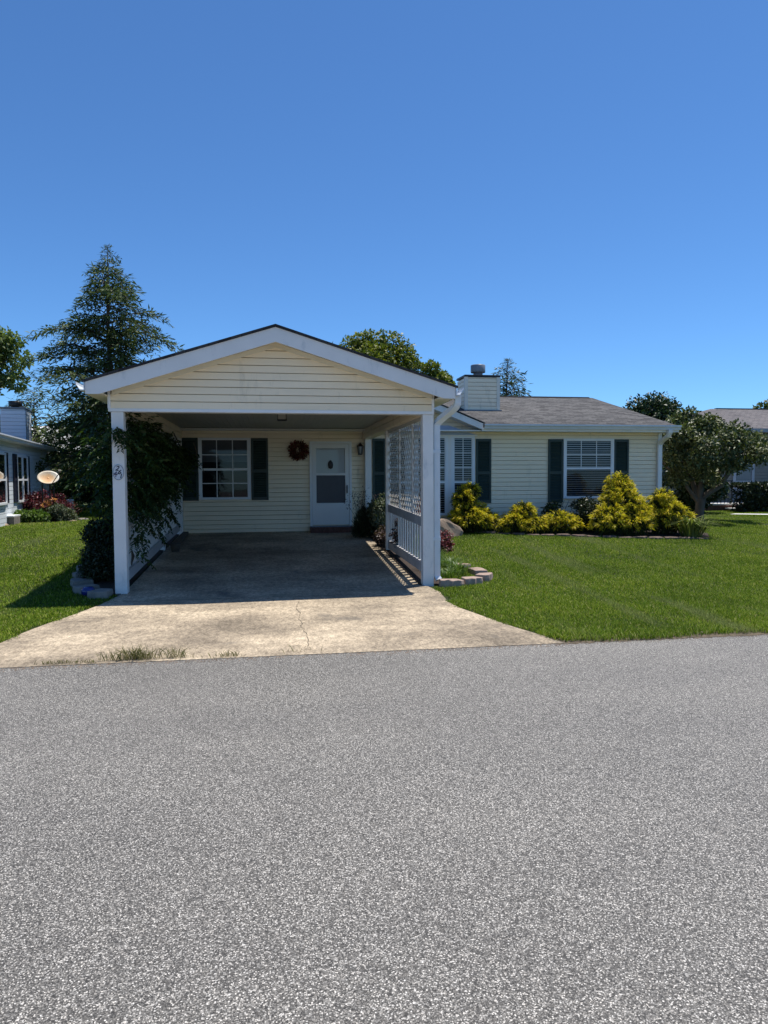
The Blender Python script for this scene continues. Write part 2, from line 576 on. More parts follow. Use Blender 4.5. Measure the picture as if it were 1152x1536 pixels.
M["iris_leaf"] = leaf_mat("strap_leaves", [(.09, .13, .03), (.16, .20, .05), (.26, .28, .10)], .45, .25, .4)
M["barberry"] = leaf_mat("red_leaves", [(.07, .014, .020), (.16, .028, .042), (.28, .055, .085), (.06, .022, .020)], .5, .25, .4)
M["purple_leaf"] = leaf_mat("purple_brown_leaves", [(.045, .028, .03), (.08, .05, .045), (.13, .09, .08)], .5, .2, .4)
M["lavender"] = leaf_mat("grey_green_leaves", [(.06, .085, .05), (.10, .125, .075), (.14, .15, .10)], .6, .2, .3)
M["fresh_green"] = leaf_mat("fresh_green_leaves", [(.06, .12, .02), (.10, .17, .03), (.14, .20, .05)], .5, .3, .35)
M["orange_petal"] = leaf_mat("orange_petals", [(.55, .20, .06), (.65, .30, .12), (.5, .22, .14)], .6, .3, .3)
M["straw"] = leaf_mat("dry_weed", [(.14, .14, .04), (.22, .19, .07), (.30, .25, .12), (.08, .11, .025)], .7, .25, .2)
M["wreath_red"] = leaf_mat("wreath_leaves", [(.14, .02, .02), (.22, .05, .03), (.08, .02, .02), (.18, .11, .05)], .6, .15, .3)
M["far_leaf"] = leaf_mat("far_leaves", [(.03, .055, .02), (.05, .08, .028), (.075, .10, .035)], .6, .25, .25, .3, .15)

# ------------------------------------------------------------------ ground
GY = [(-80, 0), (6.42, 0), (9.75, .08), (16.0, .41), (20, .45), (400, .45)]


def gz(y):
    return float(np.interp(y, [p[0] for p in GY], [p[1] for p in GY]))


def gza(y):
    return np.interp(y, [p[0] for p in GY], [p[1] for p in GY])


XS = [-260, -120, -60, -30, -15, -8, -4, -2, 0, 2, 4, 8, 12, 18, 30, 60, 120, 260]
YS = [-80, -30, 0, 6.46, 6.54, 8, 9.75, 12, 14, 16, 18, 20, 30, 60, 120, 380]
gv = []
for y in YS:
    for x in XS:
        z = gz(y)
        if y <= 6.47:
            z = -.02
        elif y < 6.6:
            z = .005
        gv.append((x, y, z))
gf = []
for j in range(len(YS) - 1):
    for i in range(len(XS) - 1):
        a = j * len(XS) + i
        gf.append((a, a + 1, a + 1 + len(XS), a + len(XS)))
g = MB(); g.add(gv, gf)
tag(g.build("ground", M["lawn"]), kind="structure")

rd = MB()
rv = []; rf = []
ex = np.linspace(-90, 90, 241)
for i, x in enumerate(ex):
    rv += [(x, -70, 0.0), (x, 6.47 + .02 * math.sin(x * 2.3) + .012 * math.sin(x * 5.1 + 1), 0.0)]
    if i:
        rf.append((2 * i - 2, 2 * i, 2 * i + 1, 2 * i - 1))
rd.add(rv, rf)
tag(rd.build("road", M["asphalt"]), kind="structure")

# driveway: apron flaring to the road, then the slab under the carport
DL = [(6.43, -2.62), (7.24, -2.58), (7.71, -2.49), (8.04, -2.39), (8.47, -2.23), (9.03, -2.06), (9.75, -1.93), (16.0, -1.93)]
DR = [(6.43, 2.80), (6.55, 2.72), (7.2, 2.47), (8.13, 2.21), (8.5, 2.16), (9.16, 2.22), (9.60, 2.16), (9.75, 2.06), (16.0, 2.06)]


def dl(y):
    return np.interp(y, [p[0] for p in DL], [p[1] for p in DL])


def dr(y):
    return np.interp(y, [p[0] for p in DR], [p[1] for p in DR])


dv = []; df = []
dy = sorted(set([6.43, 6.55, 7.24, 7.2, 7.71, 8.04, 8.13, 8.47, 8.5, 9.03, 9.16, 9.6, 9.75, 10.5, 12.5, 14, 16.0] + list(np.linspace(6.43, 9.7, 16))))
for j, y in enumerate(dy):
    z = gz(y) + (.005 if y < 6.5 else .012 if y < 6.6 else .022)
    a, b_ = float(dl(y)), float(dr(y))
    dv += [(a, y, z - .1), (a, y, z), ((a + b_) / 2, y, z), (b_, y, z), (b_, y, z - .1)]
    if j:
        k = 5 * (j - 1)
        for q in range(4):
            df.append((k + q, k + q + 1, k + q + 6, k + q + 5))
df.append([4, 3, 2, 1, 0])
d = MB(); d.add(dv, df)
# the joint across the slab and the front face at the road
tag(d.build("driveway", M["concrete"]), kind="structure")
cj = MB()
jy = 9.14
cj.add([(-2.0, jy, gz(jy) + .0245), (2.18, jy + .03, gz(jy) + .0245), (2.18, jy + .045, gz(jy) + .0245), (-2.0, jy + .015, gz(jy) + .0245)], [(0, 1, 2, 3)])
tag(cj.build("driveway_joint", paint("joint_dirt", (.12, .105, .085), .9, .3, 20)), kind="structure")

# bare soil where turf meets road, grit washed to the edge, a crack in the apron
for xa, xb in ((2.72, 14), (-9, -2.56)):
    vm = MB(); vv = []; vf = []
    for i, x in enumerate(np.arange(xa, xb, .05)):
        vv += [(x, 6.41 + rng.uniform(-.02, .035), .003), (x, 6.62, .018)]
        if i:
            vf.append((2 * i - 2, 2 * i, 2 * i + 1, 2 * i - 1))
    vm.add(vv, vf); tag(vm.build("verge_soil", M["verge"]), kind="structure")
gm = MB()
for k in range(1500):
    x = rng.uniform(-3.6, 7.5); y = 6.42 - abs(rng.normal(0, .05)) + (.03 if x > 2.8 or x < -2.6 else 0); q = rng.uniform(.003, .009)
    gm.add([(x + q, y, 0), (x, y + q, 0), (x - q, y, 0), (x, y - q, 0), (x + q * .2, y, q * 1.1)], [(0, 1, 4), (1, 2, 4), (2, 3, 4), (3, 0, 4)])
tag(gm.build("gravel", M["rock"]), "fine grit washed along the road edge", None, None, "stuff")
ck = MB(); px_, vv, vf = .33, [], []
for i, y in enumerate(np.arange(9.1, 6.5, -.08)):
    px_ += rng.normal(0, .012); q = .0012 + .0022 * rng.random(); z = gz(y) + .0265
    vv += [(px_ - q, y, z), (px_ + q, y, z)]
    if i:
        vf.append((2 * i - 2, 2 * i - 1, 2 * i + 1, 2 * i))
ck.add(vv, vf); tag(ck.build("driveway_crack", paint("crack_dirt", (.17, .14, .10), .9, .3, 20)), kind="structure")

# planting beds (mulch)
BEDR = [(3.0, 15.98), (3.3, 15.75), (4.26, 15.60), (4.95, 15.12), (5.67, 14.77), (6.85, 14.32), (8.2, 13.84), (9.2, 13.75), (9.6, 14.4), (9.7, 15.98)]
mb = MB(); mb.add([(x, y, gz(y) + .02) for x, y in BEDR], [list(range(len(BEDR)))])
tag(mb.build("mulch_bed", M["mulch"]), kind="structure")
BEDL = [(-1.95, 9.66), (-2.25, 9.75), (-2.5, 10.3), (-2.8, 11.8), (-2.85, 16), (-1.95, 16)]
mb = MB(); mb.add([(x, y, gz(y) + .025) for x, y in BEDL][::-1], [list(range(len(BEDL)))])
tag(mb.build("mulch_bed", M["mulch"]), kind="structure")
BEDC = [(2.08, 9.78), (2.45, 9.75), (2.45, 16.0), (2.08, 16.0)]
mb = MB(); mb.add([(x, y, gz(y) + .018) for x, y in BEDC], [list(range(len(BEDC)))])
tag(mb.build("mulch_bed", M["mulch"]), kind="structure")

# neighbour's walk
wk = MB()
WALK = [(13.7, 19.5), (14.9, 18.75), (16.5, 18.5), (16.5, 18.9), (15.2, 19.2), (14.1, 19.8)]
wk.add([(x, y, .475) for x, y in WALK], [(0, 1, 2, 3, 4, 5)])
tag(wk.build("walkway", M["slab"]), kind="structure")

# ------------------------------------------------------------------ building pieces
UX = Vector((1, 0, 0)); FN = Vector((0, -1, 0))


def shutter(parent, o, u, n, u0, u1, z0, z1, mat):
    m = MB()
    m.obox(o, u, n, u0, u0 + .045, .016, .05, z0, z1)
    m.obox(o, u, n, u1 - .045, u1, .016, .05, z0, z1)
    zm = z0 + (z1 - z0) * .47
    for a, b in ((z0, z0 + .07), (zm - .035, zm + .035), (z1 - .06, z1)):
        m.obox(o, u, n, u0 + .045, u1 - .045, .016, .047, a, b)
    ov = Vector(o); uv = Vector(u); nv = Vector(n)
    for a, b in ((z0 + .07, zm - .035), (zm + .035, z1 - .06)):
        k = int((b - a) / .036)
        for i in range(k):
            z = a + (i + .5) * (b - a) / k
            p0 = ov + uv * (u0 + .045) + nv * .03 + Vector((0, 0, z)); p1 = ov + uv * (u1 - .045) + nv * .03 + Vector((0, 0, z))
            m.bar(p0, p1, .034, .006, up=(Vector((0, 0, 1)) * .6 + nv * .8))
    m.obox(o, u, n, u0 + .045, u1 - .045, .014, .02, z0 + .06, z1 - .05)
    return m.build("shutter", mat, parent)


def window(parent, o, u, n, u0, u1, z0, z1, zm, cols, rows_up, rows_lo, blind=True, fmat=None, lo_cols=None, shade=None, fw=.055):
    """double-hung window: frame with meeting rail, muntins, blind and pane"""
    fmat = fmat or M["trim"]
    m = MB()
    # casing
    m.obox(o, u, n, u0 - fw, u0, .014, .06, z0 - fw, z1 + fw)
    m.obox(o, u, n, u1, u1 + fw, .014, .06, z0 - fw, z1 + fw)
    m.obox(o, u, n, u0, u1, .014, .058, z1, z1 + fw)
    m.obox(o, u, n, u0, u1, .014, .072, z0 - fw, z0)
    m.obox(o, u, n, u0, u1, .044, .056, zm - .025, zm + .025)
    # sash rails
    for a in (u0, u1 - .025):
        m.obox(o, u, n, a, a + .025, .04, .052, z0, zm - .025)
        m.obox(o, u, n, a, a + .025, .04, .05, zm + .025, z1)
    f = m.build("window", fmat, parent)
    b = MB()
    b.obox(o, u, n, u0, u1, .0135, .0155, z0, z1)
    b.build("dark_backing", M["dark_room"], f)
    if shade:
        s = MB(); s.obox(o, u, n, u0 + .02, u1 - .02, .0165, .019, shade, z1 - .005)
        s.build("roller_shade", M["shade"], f)
    if blind:
        s = MB()
        ov = Vector(o); uv = Vector(u); nv = Vector(n)
        k = int((z1 - z0) / .052)
        for i in range(k):
            z = z0 + (i + .5) * (z1 - z0) / k
            p0 = ov + uv * (u0 + .012) + nv * .027 + Vector((0, 0, z)); p1 = ov + uv * (u1 - .012) + nv * .027 + Vector((0, 0, z))
            s.bar(p0, p1, .016, .016 if z > zm else .008, up=(0, 0, 1))
        s.build("blind", M["blind"], f)
    g_ = MB()
    P = lambda a, q, z: Vector(o) + Vector(u) * a + Vector(n) * q + Vector((0, 0, z))
    g_.add([P(u0, .043, z0), P(u1, .043, z0), P(u1, .043, z1), P(u0, .043, z1)], [(0, 1, 2, 3)])
    g_.build("pane", M["glass"], f)
    q = MB()
    for i in range(1, cols):
        a = u0 + (u1 - u0) * i / cols
        q.obox(o, u, n, a - .009, a + .009, .0435, .0485, zm + .025, z1)
    for i in range(1, lo_cols or 0):
        a = u0 + (u1 - u0) * i / lo_cols
        q.obox(o, u, n, a - .009, a + .009, .0435, .0485, z0, zm - .025)
    for i in range(1, rows_up):
        z = zm + (z1 - zm) * i / rows_up
        q.obox(o, u, n, u0 + .025, u1 - .025, .0438, .0492, z - .009, z + .009)
    for i in range(1, rows_lo or 0):
        z = z0 + (zm - z0) * i / rows_lo
        q.obox(o, u, n, u0 + .025, u1 - .025, .0438, .0492, z - .009, z + .009)
    if q.v:
        q.build("muntins", fmat, f)
    return f


# ------------------------------------------------------------------ the house
HY = 16.0; HX0 = -2.1; HX1 = 9.36; HB = 24.2
EZ = 2.83; RY = 20.15; RZ = 3.985
house = thing("ranch_house", "cream vinyl sided ranch house with dark green shutters, grey shingle roof and siding clad chimney", "house", (3.6, 16, .35))
m = MB()
m.box(HX0 + .04, HX1 - .04, HY + .04, HB - .04, .15, 2.70)
m.siding((0, HY, 0), UX, FN, HX0, HX1, .31, 2.69, .1)
m.siding((HX1, 0, 0), (0, 1, 0), (1, 0, 0), HY, HB, .35, 2.69, .1)
m.siding((HX0, 0, 0), (0, 1, 0), (-1, 0, 0), HY, HB, .35, 2.69, .1)
sl = (RZ - EZ) / (RY - 15.55)


def gl(z):
    k = (z - 2.69) / sl
    return (HY + k, HB - k)


m.siding((HX1, 0, 0), (0, 1, 0), (1, 0, 0), HY, HB, 2.69, 3.85, .1, lim=gl)
m.prism([(HX0 + .02, HY + .02, 2.70), (HX0 + .02, HB - .02, 2.70), (HX0 + .02, RY, 3.80)], (HX1 - HX0 - .04, 0, 0))
m.build("wall", M["siding"], house)
m = MB()
m.box(9.29, 9.385, HY - .03, HY + .09, .3, 2.69)
m.build("corner_trim", M["trim"], house); m = MB()
m.box(HX0 - .02, HX0 + .08, HY - .022, HY + .09, .3, 2.69)
m.build("corner_trim", M["trim"], house)
# roof: two slopes with thickness
ov = .2
roof_m = MB()
x0, x1 = HX0 - ov, HX1 + ov
yb = 2 * RY - 15.55
yg = 16.03; zg = EZ - .03 + (yg - 15.52) * sl
for xa, xb, ya, za in ((x0, 2.44, 15.52, EZ - .03), (2.44, 4.76, yg, zg), (4.76, x1, 15.52, EZ - .03)):
    roof_m.prism([(xa, ya, za), (xa, RY, RZ), (xa, yb + .03, EZ - .03), (xa, yb + .03, EZ - .09), (xa, RY, RZ - .06), (xa, ya, za - .06)], (xb - xa, 0, 0))
roof = roof_m.build("roof", M["shingle"], house)
# course edges on the front slope: thin real steps
cm = MB()
k = 0
y = 15.5
while y < RY - .1:
    z = EZ - .03 + (y - 15.52) * sl
    for xa, xb in (((x0 + .005, x1 - .005),) if y > yg else ((x0 + .005, 2.44), (4.76, x1 - .005))):
        cm.add([(xa, y, z + .001), (xb, y, z + .001), (xb, y + .005, z + .009), (xa, y + .005, z + .009), (xa, y + .137, z + .137 * sl + .002), (xb, y + .137, z + .137 * sl + .002)],
               [(0, 1, 2, 3), (3, 2, 5, 4)])
    y += .138
cm.build("shingle_courses", M["shingle"], roof)
rc = MB(); rc.prism([(4.0, RY - .14, RZ - .028), (4.0, RY, RZ + .022), (4.0, RY + .14, RZ - .028), (4.0, RY, RZ + .002)], (5.45, 0, 0))
rc.build("ridge_vent", paint("ridge_shingle", (.022, .022, .024), .95, .3, 20, spec=.05), roof)
m = MB()
m.box(4.74, x1, 15.56, 16.0, 2.665, 2.69)          # soffit
m.box(x0, 2.45, 15.56, 16.0, 2.665, 2.69)
m.box(2.45, 4.74, 15.62, 16.0, 2.665, 2.69)
m.box(4.74, x1, 15.545, 15.56, 2.66, 2.80)         # fascia
m.bar((x1 - .012, 15.55, EZ - .115), (x1 - .012, RY, RZ - .115), .025, .11)
m.bar((x1 - .012, yb, EZ - .115), (x1 - .012, RY, RZ - .115), .025, .11)
m.bar((x1 - .1, 15.57, EZ - .135), (x1 - .1, RY, RZ - .135), .17, .012)
m.build("fascia", M["white"], house)


def gutter_prof(p, out, h=.105, w=.11):
    """K-style section, p top back corner, out = horizontal direction away from the wall"""
    p = Vector(p); o_ = Vector(out); Z = Vector((0, 0, 1))
    return [p, p - Z * h, p - Z * h + o_ * w * .55, p - Z * h * .55 + o_ * w * .72, p - Z * h * .3 + o_ * w, p + o_ * w, p + o_ * (w - .012), p - Z * h * .3 + o_ * (w - .014), p - Z * (h - .012) + o_ * w * .5, p - Z * (h - .012) + o_ * .01, p + o_ * .01]


m = MB(); m.prism(gutter_prof((4.78, 15.543, 2.815), (0, -1, 0)), (x1 - 4.78 + .01, 0, 0))
m.build("gutter", M["gutter"], house)
m = MB()
pth = [(9.30, 15.48, 2.72), (9.30, 15.49, 2.66), (9.30, 15.56, 2.57), (9.30, 15.82, 2.47), (9.30, 15.915, 2.40), (9.30, 15.93, 2.30), (9.30, 15.93, .42), (9.30, 15.86, .34)]
m.sweep(pth, .10, .075, (1, 0, 0))
m.build("downspout", M["white"], house)
# small gable over the triple window
GX, GH, GE = 3.6, 3.30, 1.17
gs = (GH - EZ) / GE
m = MB()
m.siding((0, HY - .012, 0), UX, FN, GX - GE + .05, GX + GE - .05, 2.69, 3.2, .1, lim=lambda z: (GX - (GH - .1 - z) / gs, GX + (GH - .1 - z) / gs))
m.prism([(GX - 1.15, HY + .028, 2.69), (GX + 1.15, HY + .028, 2.69), (GX + .7, HY + .028, 2.90), (GX, HY + .028, 3.2), (GX - .7, HY + .028, 2.90)], (0, .3, 0))
gab = m.build("gable", M["siding"], house)
m = MB()
for s in (-1, 1):
    a = Vector((GX, 15.54, GH - .05)); b = Vector((GX + s * GE, 15.54, EZ - .05))
    dd = (b - a).normalized()
    m.prism([(GX, 15.53, GH + .0), (GX + s * GE, 15.53, EZ), (GX + s * GE, 15.53, EZ - .145), (GX, 15.53, GH - .145)], (0, .03, 0))
    m.prism([(GX, 15.56, GH - .11), (GX + s * (GE - .02), 15.56, EZ - .11), (GX + s * (GE - .02), 15.56, EZ - .125), (GX, 15.56, GH - .125)], (0, .43, 0))
m.build("rake_board", M["white"], gab)
m = MB()
for s in (-1, 1):
    m.prism([(GX, 15.5, GH + .035), (GX + s * (GE + .04), 15.5, EZ + .018), (GX + s * (GE + .04), 15.5, EZ - .007 + .01), (GX, 15.5, GH + .008)], (0, 2.3, 0))
m.build("gable_roof", M["shingle"], gab)
m = MB()
m.prism([(2.62, HY - .016, 2.60), (4.73, HY - .016, 2.60), (4.08, HY - .016, 2.815), (3.27, HY - .016, 2.815)], (0, -.014, 0))
m.box(4.05, 4.075, HY - .038, HY - .03, 2.60, 2.80)
m.box(3.28, 3.305, HY - .038, HY - .03, 2.60, 2.80)
m.build("bay_panel", M["pale_blue"], house)
m = MB(); m.box(2.60, 4.75, HY - .07, HY - .016, 2.565, 2.60); m.box(4.055, 4.13, HY - .055, HY - .014, .75, 2.565); m.box(3.12, 3.28, HY - .055, HY - .014, .75, 2.565)
m.build("mullion", M["white"], house)
O0 = (0, HY, 0)
window(house, O0, UX, FN, 4.185, 4.64, .80, 2.52, 1.51, 2, 3, 0)
window(house, O0, UX, FN, 3.335, 4.0, .80, 2.52, 1.51, 2, 3, 0)
window(house, O0, UX, FN, 2.68, 3.065, .80, 2.52, 1.51, 2, 3, 0)
window(house, O0, UX, FN, 6.92, 8.08, 1.16, 2.47, 1.82, 3, 2, 0)
window(house, O0, UX, FN, -1.485, -.465, 1.21, 2.46, 1.82, 3, 2, 2, blind=False, lo_cols=3, shade=1.98, fw=.05)
for a, b in ((-1.895, -1.545), (-.405, -.035), (2.30, 2.60), (4.725, 5.09), (6.49, 6.855), (8.145, 8.52)):
    shutter(house, O0, UX, FN, a, b, 1.02 if a > 2 else 1.14, 2.51, M["green_shutter"])
# storm door
m = MB()
DX0, DX1, DZ0, DZ1 = .93, 1.77, .57, 2.39
m.box(DX0 - .05, DX0, HY - .06, HY - .012, .55, DZ1 + .05); m.box(DX1, DX1 + .05, HY - .06, HY - .012, .55, DZ1 + .05)
m.box(DX0, DX1, HY - .06, HY - .012, DZ1, DZ1 + .05)
m.build("door_frame", M["trim"], house)
m = MB()
yy0, yy1 = HY - .05, HY - .015
m.box(DX0 + .005, DX0 + .095, yy0, yy1, DZ0, DZ1 - .005); m.box(DX1 - .095, DX1 - .005, yy0, yy1, DZ0, DZ1 - .005)
m.box(DX0 + .095, DX1 - .095, yy0, yy1, DZ1 - .10, DZ1 - .005)
m.box(DX0 + .095, DX1 - .095, yy0, yy1, 1.68, 1.73)
m.box(DX0 + .095, DX1 - .095, yy0, yy1, DZ0, 1.06)
m.box(DX0 + .095, DX1 - .095, yy1 - .004, yy1 + .001, 1.73, DZ1 - .10)   # the white inner door seen through the upper pane
door = m.build("door", M["door"], house, bevel=.006)
m = MB(); m.box(DX0 + .095, DX1 - .095, yy1 - .006, yy1, 1.06, 1.68)
m.build("screen", paint("dark_screen", (.045, .05, .065), .35, .2, 2), door)
m = MB(); m.add([(DX0 + .095, yy0 + .008, 1.73), (DX1 - .095, yy0 + .008, 1.73), (DX1 - .095, yy0 + .008, DZ1 - .1), (DX0 + .095, yy0 + .008, DZ1 - .1)], [(0, 1, 2, 3)])
m.build("pane", M["glass"], door)
m = MB()
m.lathe((1.345, 0, 0), [(.001, 0), (.045, .02), (.06, .09), (.05, .15), (.02, .19), (.001, .2)], 14)
m.v = [(x, yy0 + .004 + (y_ * .18), z + 1.82) for x, y_, z in m.v]
m.build("knocker", M["black"], door)
m = MB(); m.box(1.70, 1.725, yy0 - .035, yy0 - .02, 1.28, 1.46); m.box(1.70, 1.725, yy0 - .02, yy0, 1.30, 1.33); m.box(1.70, 1.725, yy0 - .02, yy0, 1.41, 1.44)
m.build("handle", M["black"], door)
m = MB()
xx = .87
brick_cols = MB()
while xx < 1.84:
    m.box(xx, xx + .058, 15.62, 15.97, .40, .525 + random.uniform(-.003, .003)); xx += .07
m.box(.875, 1.83, 15.63, 15.965, .39, .515)
m.build("brick_step", M["brick"], house, bevel=.004)
m = MB(); m.box(.88, 1.82, 15.84, 15.985, .527, .55)
m.build("threshold", M["grey_metal"], house)
# coach lantern by the door
m = MB()
m.box(1.97, 2.05, 15.955, 15.985, 2.14, 2.36)
m.lathe((2.01, 15.88, 0), [(.001, 2.40), (.03, 2.385), (.075, 2.335), (.078, 2.325), (.001, 2.325)], 6, smooth=False)
m.lathe((2.01, 15.88, 0), [(.001, 2.13), (.045, 2.14), (.045, 2.16), (.001, 2.165)], 6, smooth=False)
for k in range(6):
    t = 2 * PI * k / 6
    m.bar((2.01 + .045 * math.cos(t), 15.88 + .045 * math.sin(t), 2.15), (2.01 + .068 * math.cos(t), 15.88 + .068 * math.sin(t), 2.33), .009, .009)
m.bar((2.01, 15.96, 2.3), (2.01, 15.88, 2.41), .014, .014)
lan = m.build("lantern", M["black"], house)
m = MB(); m.lathe((2.01, 15.88, 0), [(.04, 2.165), (.062, 2.322)], 6, smooth=False)
m.build("lantern_glass", paint("frosted_glass", (.30, .30, .29), .3, .1, 3), lan)
# chimney
m = MB()
CX0, CX1, CY0, CY1, CT = 4.93, 5.81, 17.6, 18.35, 4.17
m.box(CX0 + .038, CX1 - .038, CY0 + .038, CY1, 3.1, CT)
m.siding((0, CY0, 0), UX, FN, CX0 + .06, CX1 - .06, 3.34, CT - .02, .1)
m.siding((CX0, 0, 0), (0, 1, 0), (-1, 0, 0), CY0 + .06, CY1, 3.37, CT - .02, .1)
m.siding((CX1, 0, 0), (0, 1, 0), (1, 0, 0), CY0 + .06, CY1, 3.37, CT - .02, .1)
chim = m.build("chimney", M["siding"], house)
M["cream_trim"] = paint("cream_trim", (.74, .69, .58), .5)
for a, b in ((CX0 - .024, CX0 + .06), (CX1 - .06, CX1 + .024)):
    m = MB(); m.box(a, b, CY0 - .026, CY0 + .06, 3.30, CT); m.build("corner_trim", M["cream_trim"], chim)
m = MB(); m.box(CX0 - .03, CX1 + .03, CY0 - .03, CY1 + .03, CT, CT + .055)
m.build("cap", M["black"], chim, bevel=.008)
m = MB(); m.lathe((5.37, 17.97, 0), [(.12, CT + .05), (.12, CT + .16), (.14, CT + .165), (.155, CT + .17)], 24)
m.lathe((5.37, 17.97, 0), [(.15, CT + .16), (.185, CT + .165), (.19, CT + .18), (.19, CT + .345), (.18, CT + .36), (.001, CT + .365)], 28)
m.build("flue_cap", M["grey_metal"], chim)
m = MB(); m.box(CX0 - .05, CX1 + .05, CY0 - .1, CY0 - .0, 3.30, 3.335)
m.build("flashing", M["grey_metal"], chim)

# ------------------------------------------------------------------ the carport
FY = 9.72          # plane of the front posts
BZ = 2.49          # foot of the beams
carport = thing("carport", "white framed carport with cream siding gable, lattice side and shaded concrete floor", "carport", (.1, 9.8, .08))
PX = (-2.03, 2.11)
RXL, RXR, APX = -2.27, 2.50, .095
AZ, CEZ = 3.575, 2.83
RF = 9.42
for px in PX:
    m = MB()
    m.box(px, px + .155, FY, FY + .15, .06, BZ)
    m.build("post", M["white"], carport, bevel=.008)
for px, py, top in ((-2.02, 13.55, 1.12), (-2.02, 15.84, BZ), (2.13, 13.05, BZ), (2.11, 15.80, BZ)):
    m = MB(); m.box(px, px + (.09 if py < 14 else .14), py, py + (.09 if py < 14 else .13), gz(py) + .0, top)
    m.build("post", M["white"], carport, bevel=.006)
# beams clad with siding on three sides
sb = .995 * (AZ - CEZ) / (RXR - APX)
for a, b, s in ((-2.055, -1.88, 1), (2.09, 2.265, -1)):
    m = MB()
    m.box(a + .038, b - .038, FY + .05, 15.98, BZ + .013, 2.78); m.box(a + .002, b - .002, FY + .05, 15.97, BZ + .002, BZ + .012)
    xi = b if s > 0 else a
    m.siding((xi, 0, 0), (0, 1, 0), (s, 0, 0), FY + .17, 15.97, BZ + .012, 2.72, .1)
    xo = a if s > 0 else b
    m.siding((xo, 0, 0), (0, 1, 0), (-s, 0, 0), FY + .01, 15.97, BZ + .012, 2.74, .1)
    m.build("side_beam", M["siding"], carport)


def lim(z):
    # face under the rake boards
    k = max(0, (z - (CEZ - .16)) / ((AZ - CEZ) / (RXR - APX)))
    return (max(-2.04, RXL + k), min(2.245, RXR - k))


m = MB()
m.siding((0, FY, 0), UX, FN, -2.04, 2.245, BZ + .04, 3.42, .099, lim=lim)
m.prism([(-2.04, FY + .038, BZ + .02), (2.245, FY + .038, BZ + .02), (2.245, FY + .038, 2.74), (APX, FY + .038, 3.42), (-2.04, FY + .038, 2.72)], (0, .10, 0))
m.build("gable", M["siding"], carport)
m = MB()
m.box(-2.06, 2.268, FY - .018, FY + .16, BZ, BZ + .04)
m.box(-2.065, -2.03, FY - .019, FY + .05, BZ + .04, 2.78)
m.box(2.236, 2.270, FY - .019, FY + .05, BZ + .04, 2.78)
m.build("beam_trim", M["trim"], carport)
m = MB()
for s, xe in ((-1, RXL), (1, RXR)):
    m.prism([(APX, RF, AZ), (xe, RF, CEZ), (xe, RF, CEZ - .15), (xe - s * .16, RF, CEZ - .15), (APX, RF, AZ - .19)], (0, .028, 0))
    f = .985
m.build("rake_board", M["white"], carport)
m = MB()
for s, xe in ((-1, RXL), (1, RXR)):
    # soffit behind the rake board and the return trim on the siding
    m.prism([(APX, RF + .028, AZ - .135), (xe, RF + .028, CEZ - .095), (xe, RF + .028, CEZ - .11), (APX, RF + .028, AZ - .15)], (0, FY - RF - .028, 0))
    m.prism([(APX, FY - .03, AZ - .15), (xe - s * .26, FY - .03, CEZ - .15 + .26 * .31), (xe - s * .26, FY - .03, CEZ - .215 + .26 * .31), (APX, FY - .03, AZ - .215)], (0, .02, 0))
    # level eave soffit
    xi = -2.055 if s < 0 else 2.265
    m.box(min(xe, xi), max(xe, xi), RF + .03, 15.5, CEZ - .15, CEZ - .135)
    m.box(min(xe, xe - s * .02), max(xe, xe - s * .02), RF + .03, 15.5, CEZ - .135, CEZ)
m.build("soffit", paint("soffit_trim", (.76, .70, .56), .5, .05, 2), carport)
m = MB()
for s, xe in ((-1, RXL - .03), (1, RXR + .03)):
    ze = CEZ - .03 * .31
    m.prism([(APX, RF - .025, AZ + .035), (xe, RF - .025, ze + .03), (xe, RF - .025, ze + .003), (APX, RF - .025, AZ + .004)], (0, 9.2, 0))
rf_ = m.build("roof", M["shingle_dark"], carport)
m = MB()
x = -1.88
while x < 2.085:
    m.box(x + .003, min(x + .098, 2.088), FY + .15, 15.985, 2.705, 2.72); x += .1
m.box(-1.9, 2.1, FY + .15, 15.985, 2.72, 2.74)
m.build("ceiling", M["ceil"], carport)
m = MB(); m.prism(gutter_prof((RXR + .003, 9.40, 2.825), (1, 0, 0)), (0, 6.05, 0))
m.build("gutter", M["gutter"], carport)
m = MB(); m.prism(gutter_prof((RXL - .003, 9.40, 2.825), (-1, 0, 0)), (0, 6.05, 0))
m.build("gutter", M["gutter"], carport)
m = MB()
p = []
for t in np.linspace(0, 1, 15):
    # smooth S between the gutter outlet and the post
    q = 3 * t * t - 2 * t ** 3
    p.append((2.555 + (2.325 - 2.555) * q, 9.52 + (9.80 - 9.52) * q, 2.64 - .30 * t))
p = [(2.555, 9.52, 2.74)] + p + [(2.325, 9.80, 2.2), (2.325, 9.80, .22), (2.345, 9.77, .16)]
m.sweep(p, .085, .075, (1, 0, 0))
for z in (1.95, .72):
    m.box(2.27, 2.372, 9.752, 9.766, z, z + .05)
m.build("downspout", M["gutter"], carport)

# right side: lattice above a picket panel; left side the same behind the vine


